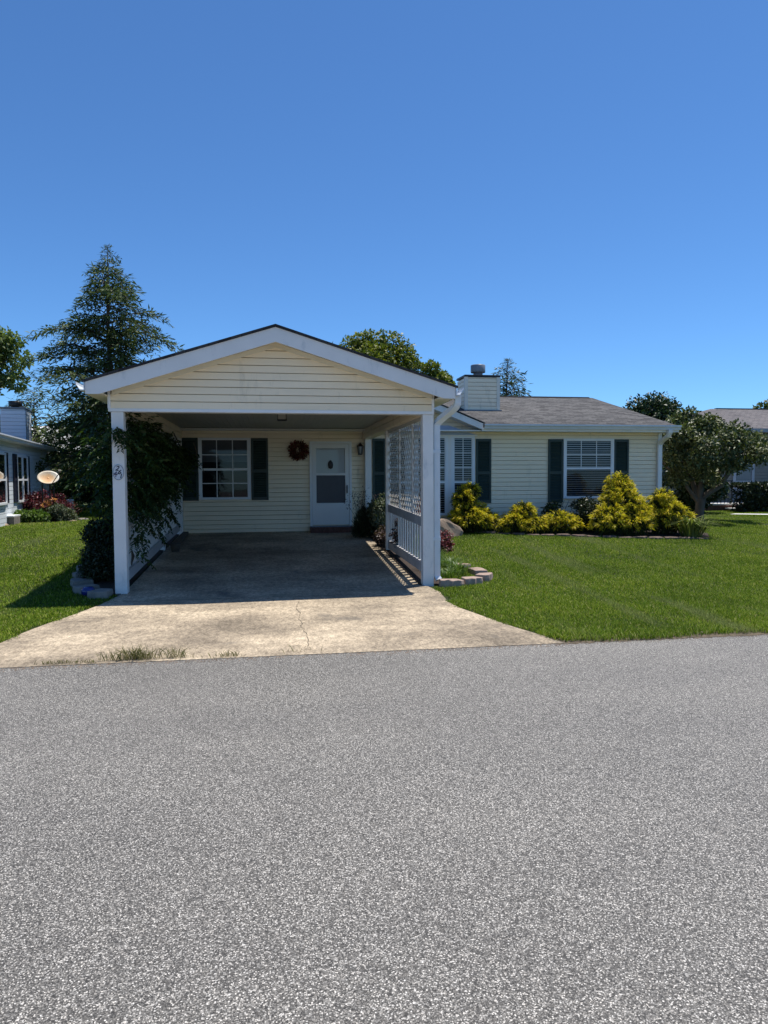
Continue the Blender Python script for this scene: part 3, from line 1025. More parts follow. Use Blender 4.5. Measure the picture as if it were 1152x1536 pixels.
def lattice(y0, y1, z0, z1, x, sx):
    """two layers of crossing diagonal laths clipped to the opening"""
    m = MB()
    step = .116 * math.sqrt(2); w = .033
    for lay, s in ((0, 1), (1, -1)):
        c = -(z1 - z0) - 1
        while c < (y1 - y0) + (z1 - z0) + 1:
            # line  y = y0 + c + s*(z-z0)
            za = z0; zb = z1
            ya = y0 + c; yb_ = y0 + c + s * (z1 - z0)
            pts = [(ya, za), (yb_, zb)]
            # clip in y
            (a0, b0), (a1, b1) = pts
            t0, t1 = 0, 1
            dyy = a1 - a0
            for bound, sg in ((y0, 1), (y1, -1)):
                p0 = (a0 - bound) * sg; p1 = (a1 - bound) * sg
                if p0 < 0 and p1 < 0:
                    t1 = -1
                elif p0 < 0:
                    t0 = max(t0, p0 / (p0 - p1))
                elif p1 < 0:
                    t1 = min(t1, p0 / (p0 - p1))
            if t1 - t0 > .02:
                A = (x + sx * (.004 + .008 * lay), a0 + dyy * t0, b0 + (b1 - b0) * t0)
                B = (x + sx * (.004 + .008 * lay), a0 + dyy * t1, b0 + (b1 - b0) * t1)
                m.bar(A, B, .0035, w, up=(0, -s, 1) if s > 0 else (0, 1, 1))
            c += step
    return m


def side_panel(xc, sx, y0, y1, zlo, zmid, divs, ztop, pitch=.20):
    """zlo/zmid: ((bottom,top) near, (bottom,top) far)"""
    sk = lambda a, b, y: a + (b - a) * (y - y0) / (y1 - y0)
    m = MB()
    # boards follow the slope of the floor a little
    for (n0, n1), (f0, f1) in (zlo, zmid):
        m.prism([(xc - .02, y0, n0), (xc - .02, y0, n1), (xc - .02, y1, f1), (xc - .02, y1, f0)], (.04, 0, 0))
    rail = m.build("rail_board", M["rail"], carport)
    m = MB()
    y = y0 + .10
    while y < y1 - .06:
        a = sk(zlo[0][1], zlo[1][1], y); b = sk(zmid[0][0], zmid[1][0], y)
        m.box(xc + sx * .02, xc + sx * .035, y, y + .095, a - .04, b + .04); y += pitch
    m.build("picket_panel", M["white"], carport)
    m = MB()
    ed = [y0] + divs + [y1]
    for a, b in zip(ed[:-1], ed[1:]):
        zb = sk(zmid[0][1], zmid[1][1], a)
        q = lattice(a, b, zb, ztop, xc, sx)
        m.v, n_ = m.v, None
        m.add(q.v, q.f)
    for y in divs:
        m.box(xc - .016, xc + .016, y - .018, y + .018, sk(zmid[0][1], zmid[1][1], y), ztop)
    m.box(xc - .015, xc + .015, y0, y1, ztop, BZ + .012)
    m.build("lattice_panel", M["lattice"], carport)


side_panel(2.185, 1, FY + .15, 13.05, ((.235, .385), (.30, .45)), ((.90, 1.04), (.985, 1.125)), [10.82, 11.92], 2.44)
side_panel(-1.955, -1, FY + .15, 13.55, ((.20, .34), (.40, .54)), ((.95, 1.06), (1.08, 1.19)), [11.0, 12.2], 2.44, .118)
side_panel(-1.955, -1, 13.64, 15.84, ((.41, .55), (.50, .64)), ((1.10, 1.20), (1.19, 1.29)), [14.7], 2.44, .118)
m = MB(); m.box(.13, .29, 11.95, 12.11, 2.69, 2.705)
for a, b in ((.135, .145), (.275, .285)):
    for c, d_ in ((11.955, 11.965), (12.095, 12.105)):
        m.box(a, b, c, d_, 2.58, 2.69)
m.box(.13, .29, 11.95, 11.968, 2.575, 2.59); m.box(.13, .29, 12.092, 12.11, 2.575, 2.59); m.box(.13, .148, 11.968, 12.092, 2.575, 2.59); m.box(.272, .29, 11.968, 12.092, 2.575, 2.59)
clt = m.build("ceiling_light", M["black"], carport)
m = MB(); m.box(.148, .272, 11.968, 12.092, 2.60, 2.688)
m.build("lamp_glass", paint("lamp_glass", (.35, .34, .30), .3, .1, 3), clt)

# ------------------------------------------------------------------ small things on and by the carport
pl = thing("house_number_plaque", "oval white plaque with the number 261 on the left front post", "house number", (-1.952, FY - .001, 1.70))
m = MB()
rim = []
def oval(rx, rz, y0_, y1_, seg=40):
    vs = [(-1.952 + rx * math.cos(2 * PI * k / seg), y_, 1.70 + rz * math.sin(2 * PI * k / seg)) for y_ in (y0_, y1_) for k in range(seg)]
    fs = [list(range(seg))[::1], list(range(seg, 2 * seg))[::-1]] + [(k, (k + 1) % seg, seg + (k + 1) % seg, seg + k) for k in range(seg)]
    return vs, fs
m.add(*oval(.068, .100, FY - .010, FY - .002))
m.build("plate", M["plate"], pl)
m = MB()
seg = 40
vs = []; fs = []
for k in range(seg):
    t = 2 * PI * k / seg
    for r_, y_ in ((1.0, FY - .003), (1.0, FY - .014), (.93, FY - .014), (.93, FY - .0095)):
        vs.append((-1.952 + .069 * r_ * math.cos(t), y_, 1.70 + .101 * r_ * math.sin(t)))
for k in range(seg):
    k2 = (k + 1) % seg
    for q in range(3):
        fs.append((k * 4 + q, k2 * 4 + q, k2 * 4 + q + 1, k * 4 + q + 1))
m.add(vs, fs); m.build("plate_rim", paint("rim_grey", (.20, .24, .29), .5), pl)
for ch, dx, dz, rot, sz in (("2", -.020, .024, 20, .088), ("6", .010, -.022, 8, .080), ("1", .028, -.074, -4, .078)):
    cu = bpy.data.curves.new("numeral", "FONT")
    cu.body = ch; cu.size = sz; cu.shear = .25; cu.extrude = .001; cu.offset = .0022; cu.align_x = "CENTER"
    tmp = bpy.data.objects.new("numeral_curve", cu)
    me = bpy.data.meshes.new_from_object(tmp)
    bpy.data.objects.remove(tmp)
    o = bpy.data.objects.new("numeral", me); COL.objects.link(o); me.materials.clear(); me.materials.append(M["ink"])
    o.parent = pl; o.location = (dx, -.0105, dz); o.rotation_euler = (PI / 2, 0, R(-rot) * 0)
    o.rotation_euler = (PI / 2, R(rot) * .5, 0)
L = Leaves()
c = np.stack([rng.normal(-1.984, .011, 40), np.full(40, FY - .0112), rng.normal(1.675, .014, 40)], 1)
L.leaf(c, np.stack([rng.normal(size=40), np.zeros(40), rng.normal(size=40)], 1), np.tile([0, -1., 0], (40, 1)), .018, .010, 0)
L.build("printed_flower", M["mauve"], pl)

wr = thing("door_wreath", "round red and rust leaf wreath hanging beside the white storm door", "wreath", (.63, 15.96, 2.23))
m = MB()
pts = [(.63 + .15 * math.cos(t), 15.955, 2.23 + .15 * math.sin(t)) for t in np.linspace(0, 2 * PI, 25)]
m.tube(pts, .025, 6, cap=False); m.build("wreath_ring", M["bark"], wr)
L = Leaves(); n = 900
t = rng.uniform(0, 2 * PI, n); rr = .04 + .14 * rng.random(n) ** .7 + rng.normal(0, .015, n)
c = np.stack([.63 + rr * np.cos(t), 15.93 + rng.normal(0, .018, n), 2.23 + rr * np.sin(t)], 1)
dd = np.stack([np.cos(t) + rng.normal(0, .8, n), -.5 + rng.normal(0, .4, n), np.sin(t) + rng.normal(0, .8, n)], 1)
L.leaf(c, dd, rnd_dir(n), rng.uniform(.04, .11, n), rng.uniform(.015, .035, n)); L.build("wreath_leaves", M["wreath_red"], wr)

# ------------------------------------------------------------------ neighbour on the left
LC = Vector((-7.55, 26.0, 0)); LU = Vector((.129, -.9916, 0)).normalized(); LN = Vector((.9916, .129, 0)).normalized()
nb = thing("blue_house", "blue grey sided neighbouring house with dark shutters at the left edge", "house", (LC.x, LC.y, .4))
m = MB()
m.obox(LC, LU, LN, .04, 13, -8, -.04, .2, 2.66)
m.siding(LC, LU, LN, 0, 13, .42, 2.64, .115)
m.siding(LC, -LN, -LU, 0, 8, .42, 2.64, .115)
m.prism([LC + LU * .02 + LN * -.02 + Vector((0, 0, 2.66)), LC + LU * .02 + LN * -7.98 + Vector((0, 0, 2.66)), LC + LU * .02 + LN * -4 + Vector((0, 0, 3.65))], LU * 12.9)
m.build("wall", M["blue_siding"], nb)
m = MB()
Z = Vector((0, 0, 1))
A = LC - LU * .25
m.prism([A + LN * .24 + Z * 2.69, A - LN * 4 + Z * 3.83, A - LN * 8.42 + Z * 2.72, A - LN * 8.42 + Z * 2.65, A - LN * 4 + Z * 3.76, A + LN * .24 + Z * 2.62], LU * 13.4)
m.build("roof", M["shingle_far"], nb)
m = MB()
m.obox(LC, LU, LN, -.2, 13, .0, .23, 2.60, 2.618)
m.build("soffit", M["trim"], nb)
m = MB(); m.prism(gutter_prof(A + LN * .243 + Z * 2.70, LN), LU * 13.4)
m.build("gutter", M["gutter"], nb)
m = MB()
q = LC + LU * .10
m.sweep([q + LN * .30 + Z * 2.62, q + LN * .29 + Z * 2.54, q + LN * .18 + Z * 2.44, q + LN * .08 + Z * 2.36, q + LN * .055 + Z * 2.25, q + LN * .055 + Z * .5], .09, .07, LU)
m.build("downspout", M["gutter"], nb)
m = MB(); m.obox(LC, LU, LN, -.02, .09, -.02, .022, .42, 2.62)
m.build("corner_trim", M["blue_siding"], nb)
def npos(px):
    # distance along the wall seen at photo column px
    k = math.tan(math.atan((px - 576) / 1065) + R(9.1))
    return (LC.x - k * LC.y) / (k * LU.y - LU.x)
for (p0, p1, p2, p3) in ((43.5, 40.5, 24.5, 19.5), (11, 7.5, -22, -30)):
    t0, t1, t2, t3 = (npos(p_) for p_ in (p0, p1, p2, p3))
    shutter(nb, LC, LU, LN, t0, t1, 1.02, 2.32, M["navy_shutter"])
    shutter(nb, LC, LU, LN, t2, t3, 1.02, 2.32, M["navy_shutter"])
    tm = (t1 + t2) / 2
    window(nb, LC, LU, LN, t1 + .06, tm - .06, 1.05, 2.25, 1.62, 1, 1, 0, blind=False)
    window(nb, LC, LU, LN, tm + .06, t2 - .06, 1.05, 2.25, 1.62, 1, 1, 0, blind=False)
cc = LC + LU * 1.7 - LN * .62
m = MB()
m.obox(cc, LU, LN, -.38, .38, -.32, .32, 2.6, 3.84)
m.siding(cc + LN * .36, LU, LN, -.42, .42, 2.75, 3.82, .115)
m.siding(cc + LU * .42, -LN, LU, -.36, .36, 2.75, 3.82, .115)
ch = m.build("chimney", M["blue_siding"], nb)
m = MB(); m.obox(cc, LU, LN, -.45, .45, -.39, .39, 3.84, 3.89)
m.build("cap", M["grey_metal"], ch)
m = MB(); m.lathe(cc, [(.1, 3.88), (.1, 3.94), (.19, 3.95), (.2, 3.97), (.2, 4.11), (.001, 4.13)], 20)
m.build("flue_cap", M["black"], ch)

# ------------------------------------------------------------------ neighbour on the right
M["grey_trim"] = paint("grey_trim", (.30, .31, .32), .5)
M["grey_door"] = paint("grey_door", (.36, .39, .43), .5)
nr = thing("grey_house", "grey sided neighbouring house with hipped grey roof behind the small tree", "house", (18, 23, .45))
NY = 23.0; NX = 14.7
m = MB()
m.box(NX + .04, NX + 13, NY + .04, NY + 7, .3, 3.2)
m.siding((0, NY, 0), UX, FN, NX, NX + 13, .5, 3.18, .115)
m.siding((NX, 0, 0), (0, 1, 0), (-1, 0, 0), NY, NY + 7, .5, 3.18, .115)
m.build("wall", M["grey_siding"], nr)
m = MB()
e0 = (NX - .4, NY - .4, 3.28); e1 = (NX + 13.4, NY - .4, 3.28); e2 = (NX + 13.4, NY + 7.4, 3.28); e3 = (NX - .4, NY + 7.4, 3.28)
r0 = (NX + 3.0, NY + 3.5, 4.36); r1 = (NX + 10, NY + 3.5, 4.36)
m.add([e0, e1, e2, e3, r0, r1], [(0, 1, 5, 4), (1, 2, 5), (2, 3, 4, 5), (3, 0, 4), (3, 2, 1, 0)])
nroof = m.build("roof", M["shingle_far"], nr)
m = MB(); m.box(NX + 3.2, NX + 9.8, NY + 3.42, NY + 3.58, 4.33, 4.385); m.build("ridge_vent", M["black"], nroof)
m = MB(); m.box(NX - .4, NX + 13.4, NY - .42, NY - .39, 3.16, 3.29); m.box(NX - .4, NX + 13.4, NY - .39, NY, 3.17, 3.19); m.build("fascia", M["grey_trim"], nr)
m = MB()
m.box(16.24, 16.34, NY - .05, NY - .014, .76, 2.80); m.box(16.97, 17.07, NY - .05, NY - .014, .76, 2.80); m.box(16.34, 16.97, NY - .05, NY - .014, 2.70, 2.80)
m.box(16.34, 16.97, NY - .04, NY - .014, 1.40, 1.46); m.box(16.34, 16.97, NY - .036, NY - .014, .80, 1.40)
nd = m.build("door", M["grey_door"], nr)
m = MB(); m.box(16.34, 16.97, NY - .03, NY - .014, 1.46, 2.70); m.build("pane", paint("dim_glass", (.10, .12, .15), .15, .1, 1, spec=.6), nd)
shutter(nr, (0, NY, 0), UX, FN, 17.72, 18.1, 1.62, 2.9, M["navy_shutter"])
window(nr, (0, NY, 0), UX, FN, 18.17, 19.2, 1.65, 2.86, 2.2, 3, 2, 0)
m = MB()
m.box(14.3, 17.2, 21.6, NY - .02, .44, .66); m.box(15.0, 16.9, 21.25, 21.6, .44, .53)
po = m.build("porch", M["brick"], nr)
m = MB(); m.box(14.27, 17.23, 21.57, NY - .02, .66, .71); m.box(14.97, 16.93, 21.21, 21.57, .53, .57)
m.build("tread", M["slab"], po)
m = MB()
for x in np.arange(14.35, 15.3, .13):
    m.box(x, x + .016, 21.64, 21.656, .71, 1.45)
m.box(14.3, 15.3, 21.63, 21.666, 1.45, 1.48)
m.bar((15.1, 21.6, 1.42), (15.1, 21.15, 1.05), .03, .03); m.box(15.09, 15.11, 21.14, 21.16, .45, 1.05)
m.build("railing", M["black"], po)

# ------------------------------------------------------------------ far house behind the evergreens
fh = thing("distant_house", "far house with a pale grey roof half hidden behind the tall evergreen", "house", (-10, 44, .45))
m = MB(); m.box(-16, -4.5, 44, 51, .3, 3.0); m.build("wall", M["grey_siding"], fh)
m = MB(); m.prism([(-16.4, 43.5, 2.95), (-16.4, 47.5, 5.0), (-16.4, 51.5, 2.95)], (12.3, 0, 0)); m.build("roof", M["slab"], fh)


# ------------------------------------------------------------------ plants
def mesh_limbs(m, pts, r0, r1, seg=7):
    k = len(pts)
    m.tube(pts, [r0 + (r1 - r0) * i / (k - 1) for i in range(k)], seg)


def bent(a, b, k=5, wob=.06, sag=0):
    a = np.array(a, float); b = np.array(b, float); L = np.linalg.norm(b - a)
    out = []
    for i in range(k):
        t = i / (k - 1)
        p = a + (b - a) * t + (rng.normal(0, wob * L, 3) if 0 < i < k - 1 else 0)
        p[2] += -sag * math.sin(PI * t)
        out.append(p)
    return out


def crown(name, parent, mat, clumps, n_per, leaf, squash=.75, up=.35, shell=.55):
    """clumps: (x,y,z,r). Leaves crowd the outer part of every clump and are held outwards"""
    L = Leaves()
    tot = sum(c[3] ** 2 for c in clumps)
    for (x, y, z, r) in clumps:
        n = int(n_per * r * r / tot)
        d = rnd_dir(n)
        rad = r * (shell + (1 - shell) * rng.random(n) ** .6) * (1 + .22 * np.sin(d[:, 0] * 5 + x * 7) * np.sin(d[:, 2] * 6 + y) + rng.normal(0, .08, n))
        c = np.array([x, y, z]) + d * rad[:, None] * np.array([1, 1, squash])
        dirn = d * .7 + rng.normal(0, .6, (n, 3)) + np.array([0, 0, -.15])
        nrm = d * .8 + rng.normal(0, .5, (n, 3)) + np.array([0, 0, up])
        s = leaf * rng.uniform(.65, 1.35, n)
        L.leaf(c, dirn, nrm, s, s * .55)
    return L.build(name, mat, parent)


def blob_clumps(cx, cy, cz, rx, ry, rz, k, r, seed, flat=-.4):
    g_ = np.random.default_rng(seed)
    out = []
    while len(out) < k:
        d = g_.normal(size=3); d /= np.linalg.norm(d)
        if d[2] < flat:
            continue
        q = g_.uniform(.55, 1.0)
        out.append((cx + d[0] * rx * q, cy + d[1] * ry * q, cz + d[2] * rz * q, r * g_.uniform(.65, 1.3)))
    return out


def broadleaf(name, label, loc, th, tr, clumps, n, leaf, mat, group=None, bark="bark", squash=.78):
    t = thing(name, label, "tree", loc, group)
    m = MB()
    c = np.mean([q[:3] for q in clumps], axis=0)
    top = np.array([c[0], c[1], c[2]])
    base = np.array([loc[0], loc[1], loc[2] - .1])
    fork = base + (top - base) * .45
    mesh_limbs(m, bent(base, fork, 5, .02), tr, tr * .7, 9)
    mesh_limbs(m, bent(fork, top, 5, .04), tr * .68, tr * .25, 8)
    for q in clumps[::2]:
        mesh_limbs(m, bent(fork + (top - fork) * rng.uniform(0, .6), q[:3], 5, .06), tr * .35, tr * .05, 6)
    m.build("trunk", M[bark], t)
    crown("crown", t, mat, clumps, n, leaf, squash)
    return t


def conifer(name, label, loc, H, prof, nb_, mat, spray=.22, droop=.25, lead=1, group=None, skirt=.0, dens=1.0, seed=3, lean=0.0):
    """prof(t): branch reach at relative height t"""
    g_ = np.random.default_rng(seed)
    t_ = thing(name, label, "tree", loc, group)
    m = MB()
    base = np.array(loc, float) - (0, 0, .1)
    tw = lambda t: base + np.array([lean * t + .05 * math.sin(t * 6), .05 * math.sin(t * 4 + 1), H * t])
    mesh_limbs(m, [tw(t) for t in np.linspace(0, .97, 12)], .019 * H, .010, 9)
    if lead == 2:
        a = tw(.28) + (.22, .1, 0)
        mesh_limbs(m, [tw(.22), a, a + (.08, 0, H * .25), a + (.05, .05, H * .5)], .011 * H, .012, 8)
    L = Leaves()
    for i in range(nb_):
        t = skirt + (1 - skirt) * ((i + g_.random()) / nb_) ** .85
        t = min(t, .985)
        reach = prof(t) * (g_.uniform(.45, 1.0) if g_.random() < .5 else g_.uniform(.85, 1.15))
        if g_.random() < .10:
            continue
        az = i * 2.39996 + g_.normal(0, .25)
        reach *= 1 + .24 * math.sin(2 * az + t * 14 + seed)
        out = np.array([math.cos(az), math.sin(az), 0.])
        p0 = tw(t)
        k = 7
        rise = .28 * reach * (.3 + t)
        pts = []
        for j in range(k):
            s = j / (k - 1)
            pts.append(p0 + out * reach * s + np.array([0, 0, rise * math.sin(s * PI * .62) - droop * reach * s ** 2.2]) + (g_.normal(0, .03 * reach, 3) if j else 0))
        mesh_limbs(m, pts, max(.008, .016 * reach + .004), .004, 5)
        pts = np.array(pts)
        nt_ = int(max(5, reach * 9 * dens))
        side = np.cross(out, [0, 0, 1.])
        for q in range(nt_):
            s = .15 + .85 * (q + g_.random()) / nt_
            f = s * (k - 1); j = min(int(f), k - 2)
            p = pts[j] + (pts[j + 1] - pts[j]) * (f - j)
            sg = 1 if q % 2 else -1
            tl = reach * .42 * (1.05 - s * .7) * g_.uniform(.6, 1.2) + min(.10, .25 * reach)
            d = out * .75 + side * sg * g_.uniform(.4, 1.1) + np.array([0, 0, g_.uniform(-.25, .25)])
            d /= np.linalg.norm(d)
            ns = int(max(3, tl / spray * 4.3 * dens))
            u_ = (np.arange(ns) + g_.random(ns)) / ns
            c = p + d * (u_ * tl)[:, None] + np.array([0, 0, 1.]) * (-.28 * tl * u_ ** 2)[:, None] + g_.normal(0, .02, (ns, 3))
            dd = d + g_.normal(0, .45, (ns, 3)) + np.array([0, 0, -.25])
            nn = np.tile([0, 0, 1.], (ns, 1)) + g_.normal(0, .5, (ns, 3))
            sz = min(spray, .06 + reach * .3) * g_.uniform(.5, 1.2, ns)
            L.leaf(c, dd, nn, sz, sz * .23, .15)
    m.build("trunk", M["bark"], t_)
    L.build("crown", mat, t_)
    return t_


# tall evergreen left of the carport
HP = [(0, 3.6), (.28, 3.1), (.40, 2.85), (.53, 2.55), (.65, 2.2), (.715, 1.9), (.78, 1.45), (.87, .92), (.93, .45), (.97, .2), (1, .05)]
conifer("evergreen_tree", "tall feathery evergreen tree rising left of the carport roof", (-5.25, 25, .45), 9.1,
        lambda t: .80 * float(np.interp(t, [p_[0] for p_ in HP], [p_[1] for p_ in HP])), 225, M["hemlock"], .21, .30, 2, skirt=.17, dens=1.15, seed=5, lean=.08)
conifer("evergreen_tree", "short dark evergreen between the blue house chimney and the tall evergreen", (-9.4, 31, .45), 5.0,
        lambda t: 2.6 * (1 - t) ** .6 + .1, 110, M["hemlock"], .27, .2, 1, skirt=.02, dens=.8, seed=9)
conifer("evergreen_tree", "low spreading evergreen under the tall one, close to the vine", (-6.6, 29, .45), 4.4,
        lambda t: 2.5 * (1 - t) ** .55 + .1, 110, M["hemlock"], .26, .25, 1, skirt=.02, dens=.85, seed=12)
conifer("evergreen_tree", "blue green conifer top showing right of the chimney", (10.3, 30, .45), 6.5,
        lambda t: 2.9 * (1 - t) ** .95 + .05, 165, M["conifer"], .25, .10, 1, skirt=.35, dens=1.05, seed=21)

tc = blob_clumps(4.35, 32, 6.1, 1.85, 1.6, 1.6, 30, .72, 4) + [(2.55, 32, 6.75, .55), (2.8, 32, 7.2, .5), (4.7, 32, 7.8, .6), (5.5, 31.7, 7.75, .55), (4.1, 32, 7.75, .55), (3.6, 32, 7.5, .5), (6.3, 31.6, 6.7, .55), (6.1, 31.6, 7.1, .5), (6.55, 31.4, 6.3, .6), (5.9, 31.5, 7.4, .45)]
broadleaf("shade_tree", "round yellow green tree behind the right slope of the carport roof", (5.0, 32, .45), 3, .2, tc, 24000, .155, M["broad_yellow"])
tc = blob_clumps(7.15, 30.5, 5.4, .55, .6, 1.0, 9, .42, 8) + [(7.0, 30.5, 6.35, .38), (7.55, 30.4, 5.9, .3)]
broadleaf("shade_tree", "narrow lower tree between the round tree and the chimney", (7.1, 30.5, .45), 3, .12, tc, 6500, .15, M["broad_yellow"])
tc = blob_clumps(19.35, 34, 4.3, 1.15, 1.1, 1.3, 22, .62, 15)
broadleaf("shade_tree", "dense dark round tree behind the right end of the house roof", (19.35, 34, .45), 2, .16, tc, 9000, .17, M["broad_dark"])
tc = blob_clumps(-13.1, 33.5, 6.9, 1.9, 1.8, 1.45, 24, .62, 22, -.9) + [(-10.7, 33.5, 6.9, .45), (-10.9, 33.4, 5.9, .5), (-11.2, 33.5, 7.7, .55)]
broadleaf("shade_tree", "leafy tree reaching in at the left edge above the blue house", (-13.6, 33.5, .45), 4, .22, tc, 11000, .19, M["broad_light"])
tc = blob_clumps(-13.0, 36, 3.3, 2.2, 1.2, 1.2, 16, .7, 31)
broadleaf("shade_tree", "low green tree just behind the blue house chimney", (-13.0, 36, .45), 1, .14, tc, 5000, .22, M["broad_yellow"])
tc = blob_clumps(31.2, 40, 5.2, 1.9, 1.2, .95, 12, .5, 41)
broadleaf("shade_tree", "thin airy tree top above the grey house roof", (31, 40, .45), 3, .14, tc, 2300, .25, M["broad_mid"])
tc = blob_clumps(13.2, 20.4, 1.5, .9, .6, 1.05, 18, .42, 51, -.95)
broadleaf("evergreen_shrub", "dark dense shrub between the house corner and the small tree", (13.2, 20.4, .45), .4, .07, tc, 8000, .11, M["broad_dark"])["category"] = "shrub"

# small ornamental tree on the right lawn
ot = thing("ornamental_tree", "small multi stemmed olive green tree standing on the right lawn", "tree", (11.26, 17.3, .42))
m = MB()
b0 = np.array([11.26, 17.3, .30])
fk = np.array([11.30, 17.3, 1.02])
m.tube([b0, b0 + (.0, 0, .14), b0 + (.01, 0, .35), fk], [.20, .14, .115, .125], 12)
tips = [((11.30, 17.3, 1.0), (12.55, 17.1, 2.15), .085), ((11.3, 17.3, 1.0), (11.75, 17.5, 2.5), .075), ((11.27, 17.3, 1.0), (11.35, 17.0, 2.6), .07),
        ((11.25, 17.3, .98), (10.75, 17.2, 2.3), .075), ((11.22, 17.3, .95), (10.25, 17.5, 2.1), .065), ((11.3, 17.3, 1.0), (12.0, 16.7, 2.2), .06), ((11.3, 17.35, 1.0), (11.1, 18.0, 2.4), .06)]
ends = []
for a, b, r in tips:
    pts = bent(a, b, 6, .035); mesh_limbs(m, pts, r, r * .35, 7)
    for k in range(4):
        s = pts[rng.integers(2, 6)]
        e = np.array(b) + rng.normal(0, 1, 3) * (.42, .42, .32) + (0, 0, .15)
        mesh_limbs(m, bent(s, e, 4, .06), r * .36, .006, 5); ends.append(e)
m.build("trunk", M["bark_pale"], ot)
tc = []
g_ = np.random.default_rng(77)
while len(tc) < 66:
    d = g_.normal(size=3); d /= np.linalg.norm(d); q = g_.uniform(.35, 1.0) ** .5
    x_, y_, z_ = 11.36 + d[0] * 1.55 * q, 17.3 + d[1] * 1.25 * q, 2.27 + d[2] * .95 * q
    if z_ < 1.35 + .38 * abs(x_ - 11.0) and x_ > 11.2:
        continue
    if z_ < 1.25:
        continue
    if abs(x_ - 12.08 - (z_ - 2.4) * .45) < .20 and 1.7 < z_ < 2.9 and y_ < 17.6:
        continue
    tc.append((x_, y_, z_, .27 * g_.uniform(.75, 1.25)))
tc += [(10.75, 17.3, 3.22, .22), (11.0, 17.3, 3.3, .16), (10.55, 17.2, 3.05, .24), (12.75, 17.2, 2.35, .24)]
crown("crown", ot, M["olive_leaf"], tc, 19500, .085, .85, .3, .25)

# bushes left of the carport by the fence line
tc = blob_clumps(-8.55, 28.2, 1.15, .5, .5, .45, 16, .24, 61)
t = thing("round_bush", "clipped round green bush beyond the dish near the blue house", "bush", (-8.5, 28.2, .45)); crown("foliage", t, M["broad_mid"], tc, 4500, .09)
tc = blob_clumps(-7.35, 28.6, 1.5, .55, .5, .75, 18, .25, 62)
t = thing("loose_bush", "taller yellow green bush right of the clipped round bush", "bush", (-7.35, 28.6, .45)); crown("foliage", t, M["broad_yellow"], tc, 4500, .10)
tc = blob_clumps(-6.4, 28.0, 1.0, .5, .4, .5, 12, .25, 63)
t = thing("loose_bush", "dark low bush in the tree shade behind the carport vine", "bush", (-6.4, 28, .45)); crown("foliage", t, M["broad_dark"], tc, 3500, .10)
tc = blob_clumps(-5.6, 27.0, 1.2, .5, .4, .75, 14, .28, 64)
t = thing("loose_bush", "dark upright bush at the foot of the tall evergreen", "bush", (-5.6, 27, .45)); crown("foliage", t, M["broad_dark"], tc, 4000, .11)
fp = MB(); fp.box(-9.0, -6.9, 30.3, 30.36, 1.2, 1.75)
for x in (-8.9, -8.0, -7.05):
    fp.box(x, x + .08, 30.36, 30.44, .4, 1.8)
tag(fp.build("teal_fence", paint("teal_fence_paint", (.16, .26, .25), .7, .1, 3)), "short teal board fence behind the clipped round bush", "fence")

# boxwood left of the left post
t = thing("boxwood_shrub", "dark two tiered clipped shrub beside the left front post", "shrub", (-2.55, 10.9, .12))
tc = blob_clumps(-2.42, 10.75, .40, .24, .32, .24, 22, .14, 71, -.9) + blob_clumps(-2.46, 11.2, .80, .24, .32, .24, 20, .13, 72, -.9)
crown("foliage", t, M["boxwood"], tc, 13000, .042, .9, .3, .3)
m = MB(); mesh_limbs(m, [(-2.5, 10.8, .1), (-2.5, 10.8, .5)], .03, .015); mesh_limbs(m, [(-2.55, 11.2, .1), (-2.55, 11.2, .9)], .03, .015); m.build("stem", M["bark"], t)

# the vine over the left side of the carport
vt = thing("flowering_vine", "dark leafy vine smothering the left side of the carport and trailing over the railing", "vine", (-2.2, 11.0, .15))
m = MB()
for (x, y, e) in ((-2.08, 10.5, (-1.9, 10.8, 2.3)), (-2.08, 11.6, (-1.95, 12.0, 2.35)), (-2.08, 12.6, (-1.9, 13.2, 2.3))):
    mesh_limbs(m, bent((x, y, .1), e, 8, .02), .03, .014, 7)
    for k in range(7):
        a = np.array(e) + rng.normal(0, .2, 3)
        b = a + (rng.normal(0, .2), rng.normal(0, .9), rng.normal(-.3, .25)); b[1] = max(b[1], 10.15); a[1] = max(a[1], 10.15); a[2] = min(a[2], 2.35); b[2] = min(b[2], 2.35)
        mesh_limbs(m, bent(a, b, 5, .04), .010, .005, 5)
m.build("stem", M["bark"], vt)
L = Leaves()


def pinnate(p, d, ln, lf=.085):
    """a drooping stalk with paired leaflets"""
    k = 7
    s = np.linspace(.15, 1, k)
    d = d / np.linalg.norm(d)
    c = p + d * (s * ln)[:, None] + np.array([0, 0, -1.]) * (.35 * ln * s ** 2)[:, None]
    sd = np.cross(d, [0, 0, 1.]); sd = sd / (np.linalg.norm(sd) + 1e-6)
    for sg in (1, -1):
        dd = d * .5 + sd * sg + np.array([0, 0, -.45]) + rng.normal(0, .25, (k, 3))
        nn = np.tile([0, 0, 1.], (k, 1)) + rng.normal(0, .35, (k, 3))
        sz = lf * rng.uniform(.8, 1.25, k)
        L.leaf(c, dd, nn, sz, sz * .38, .2)


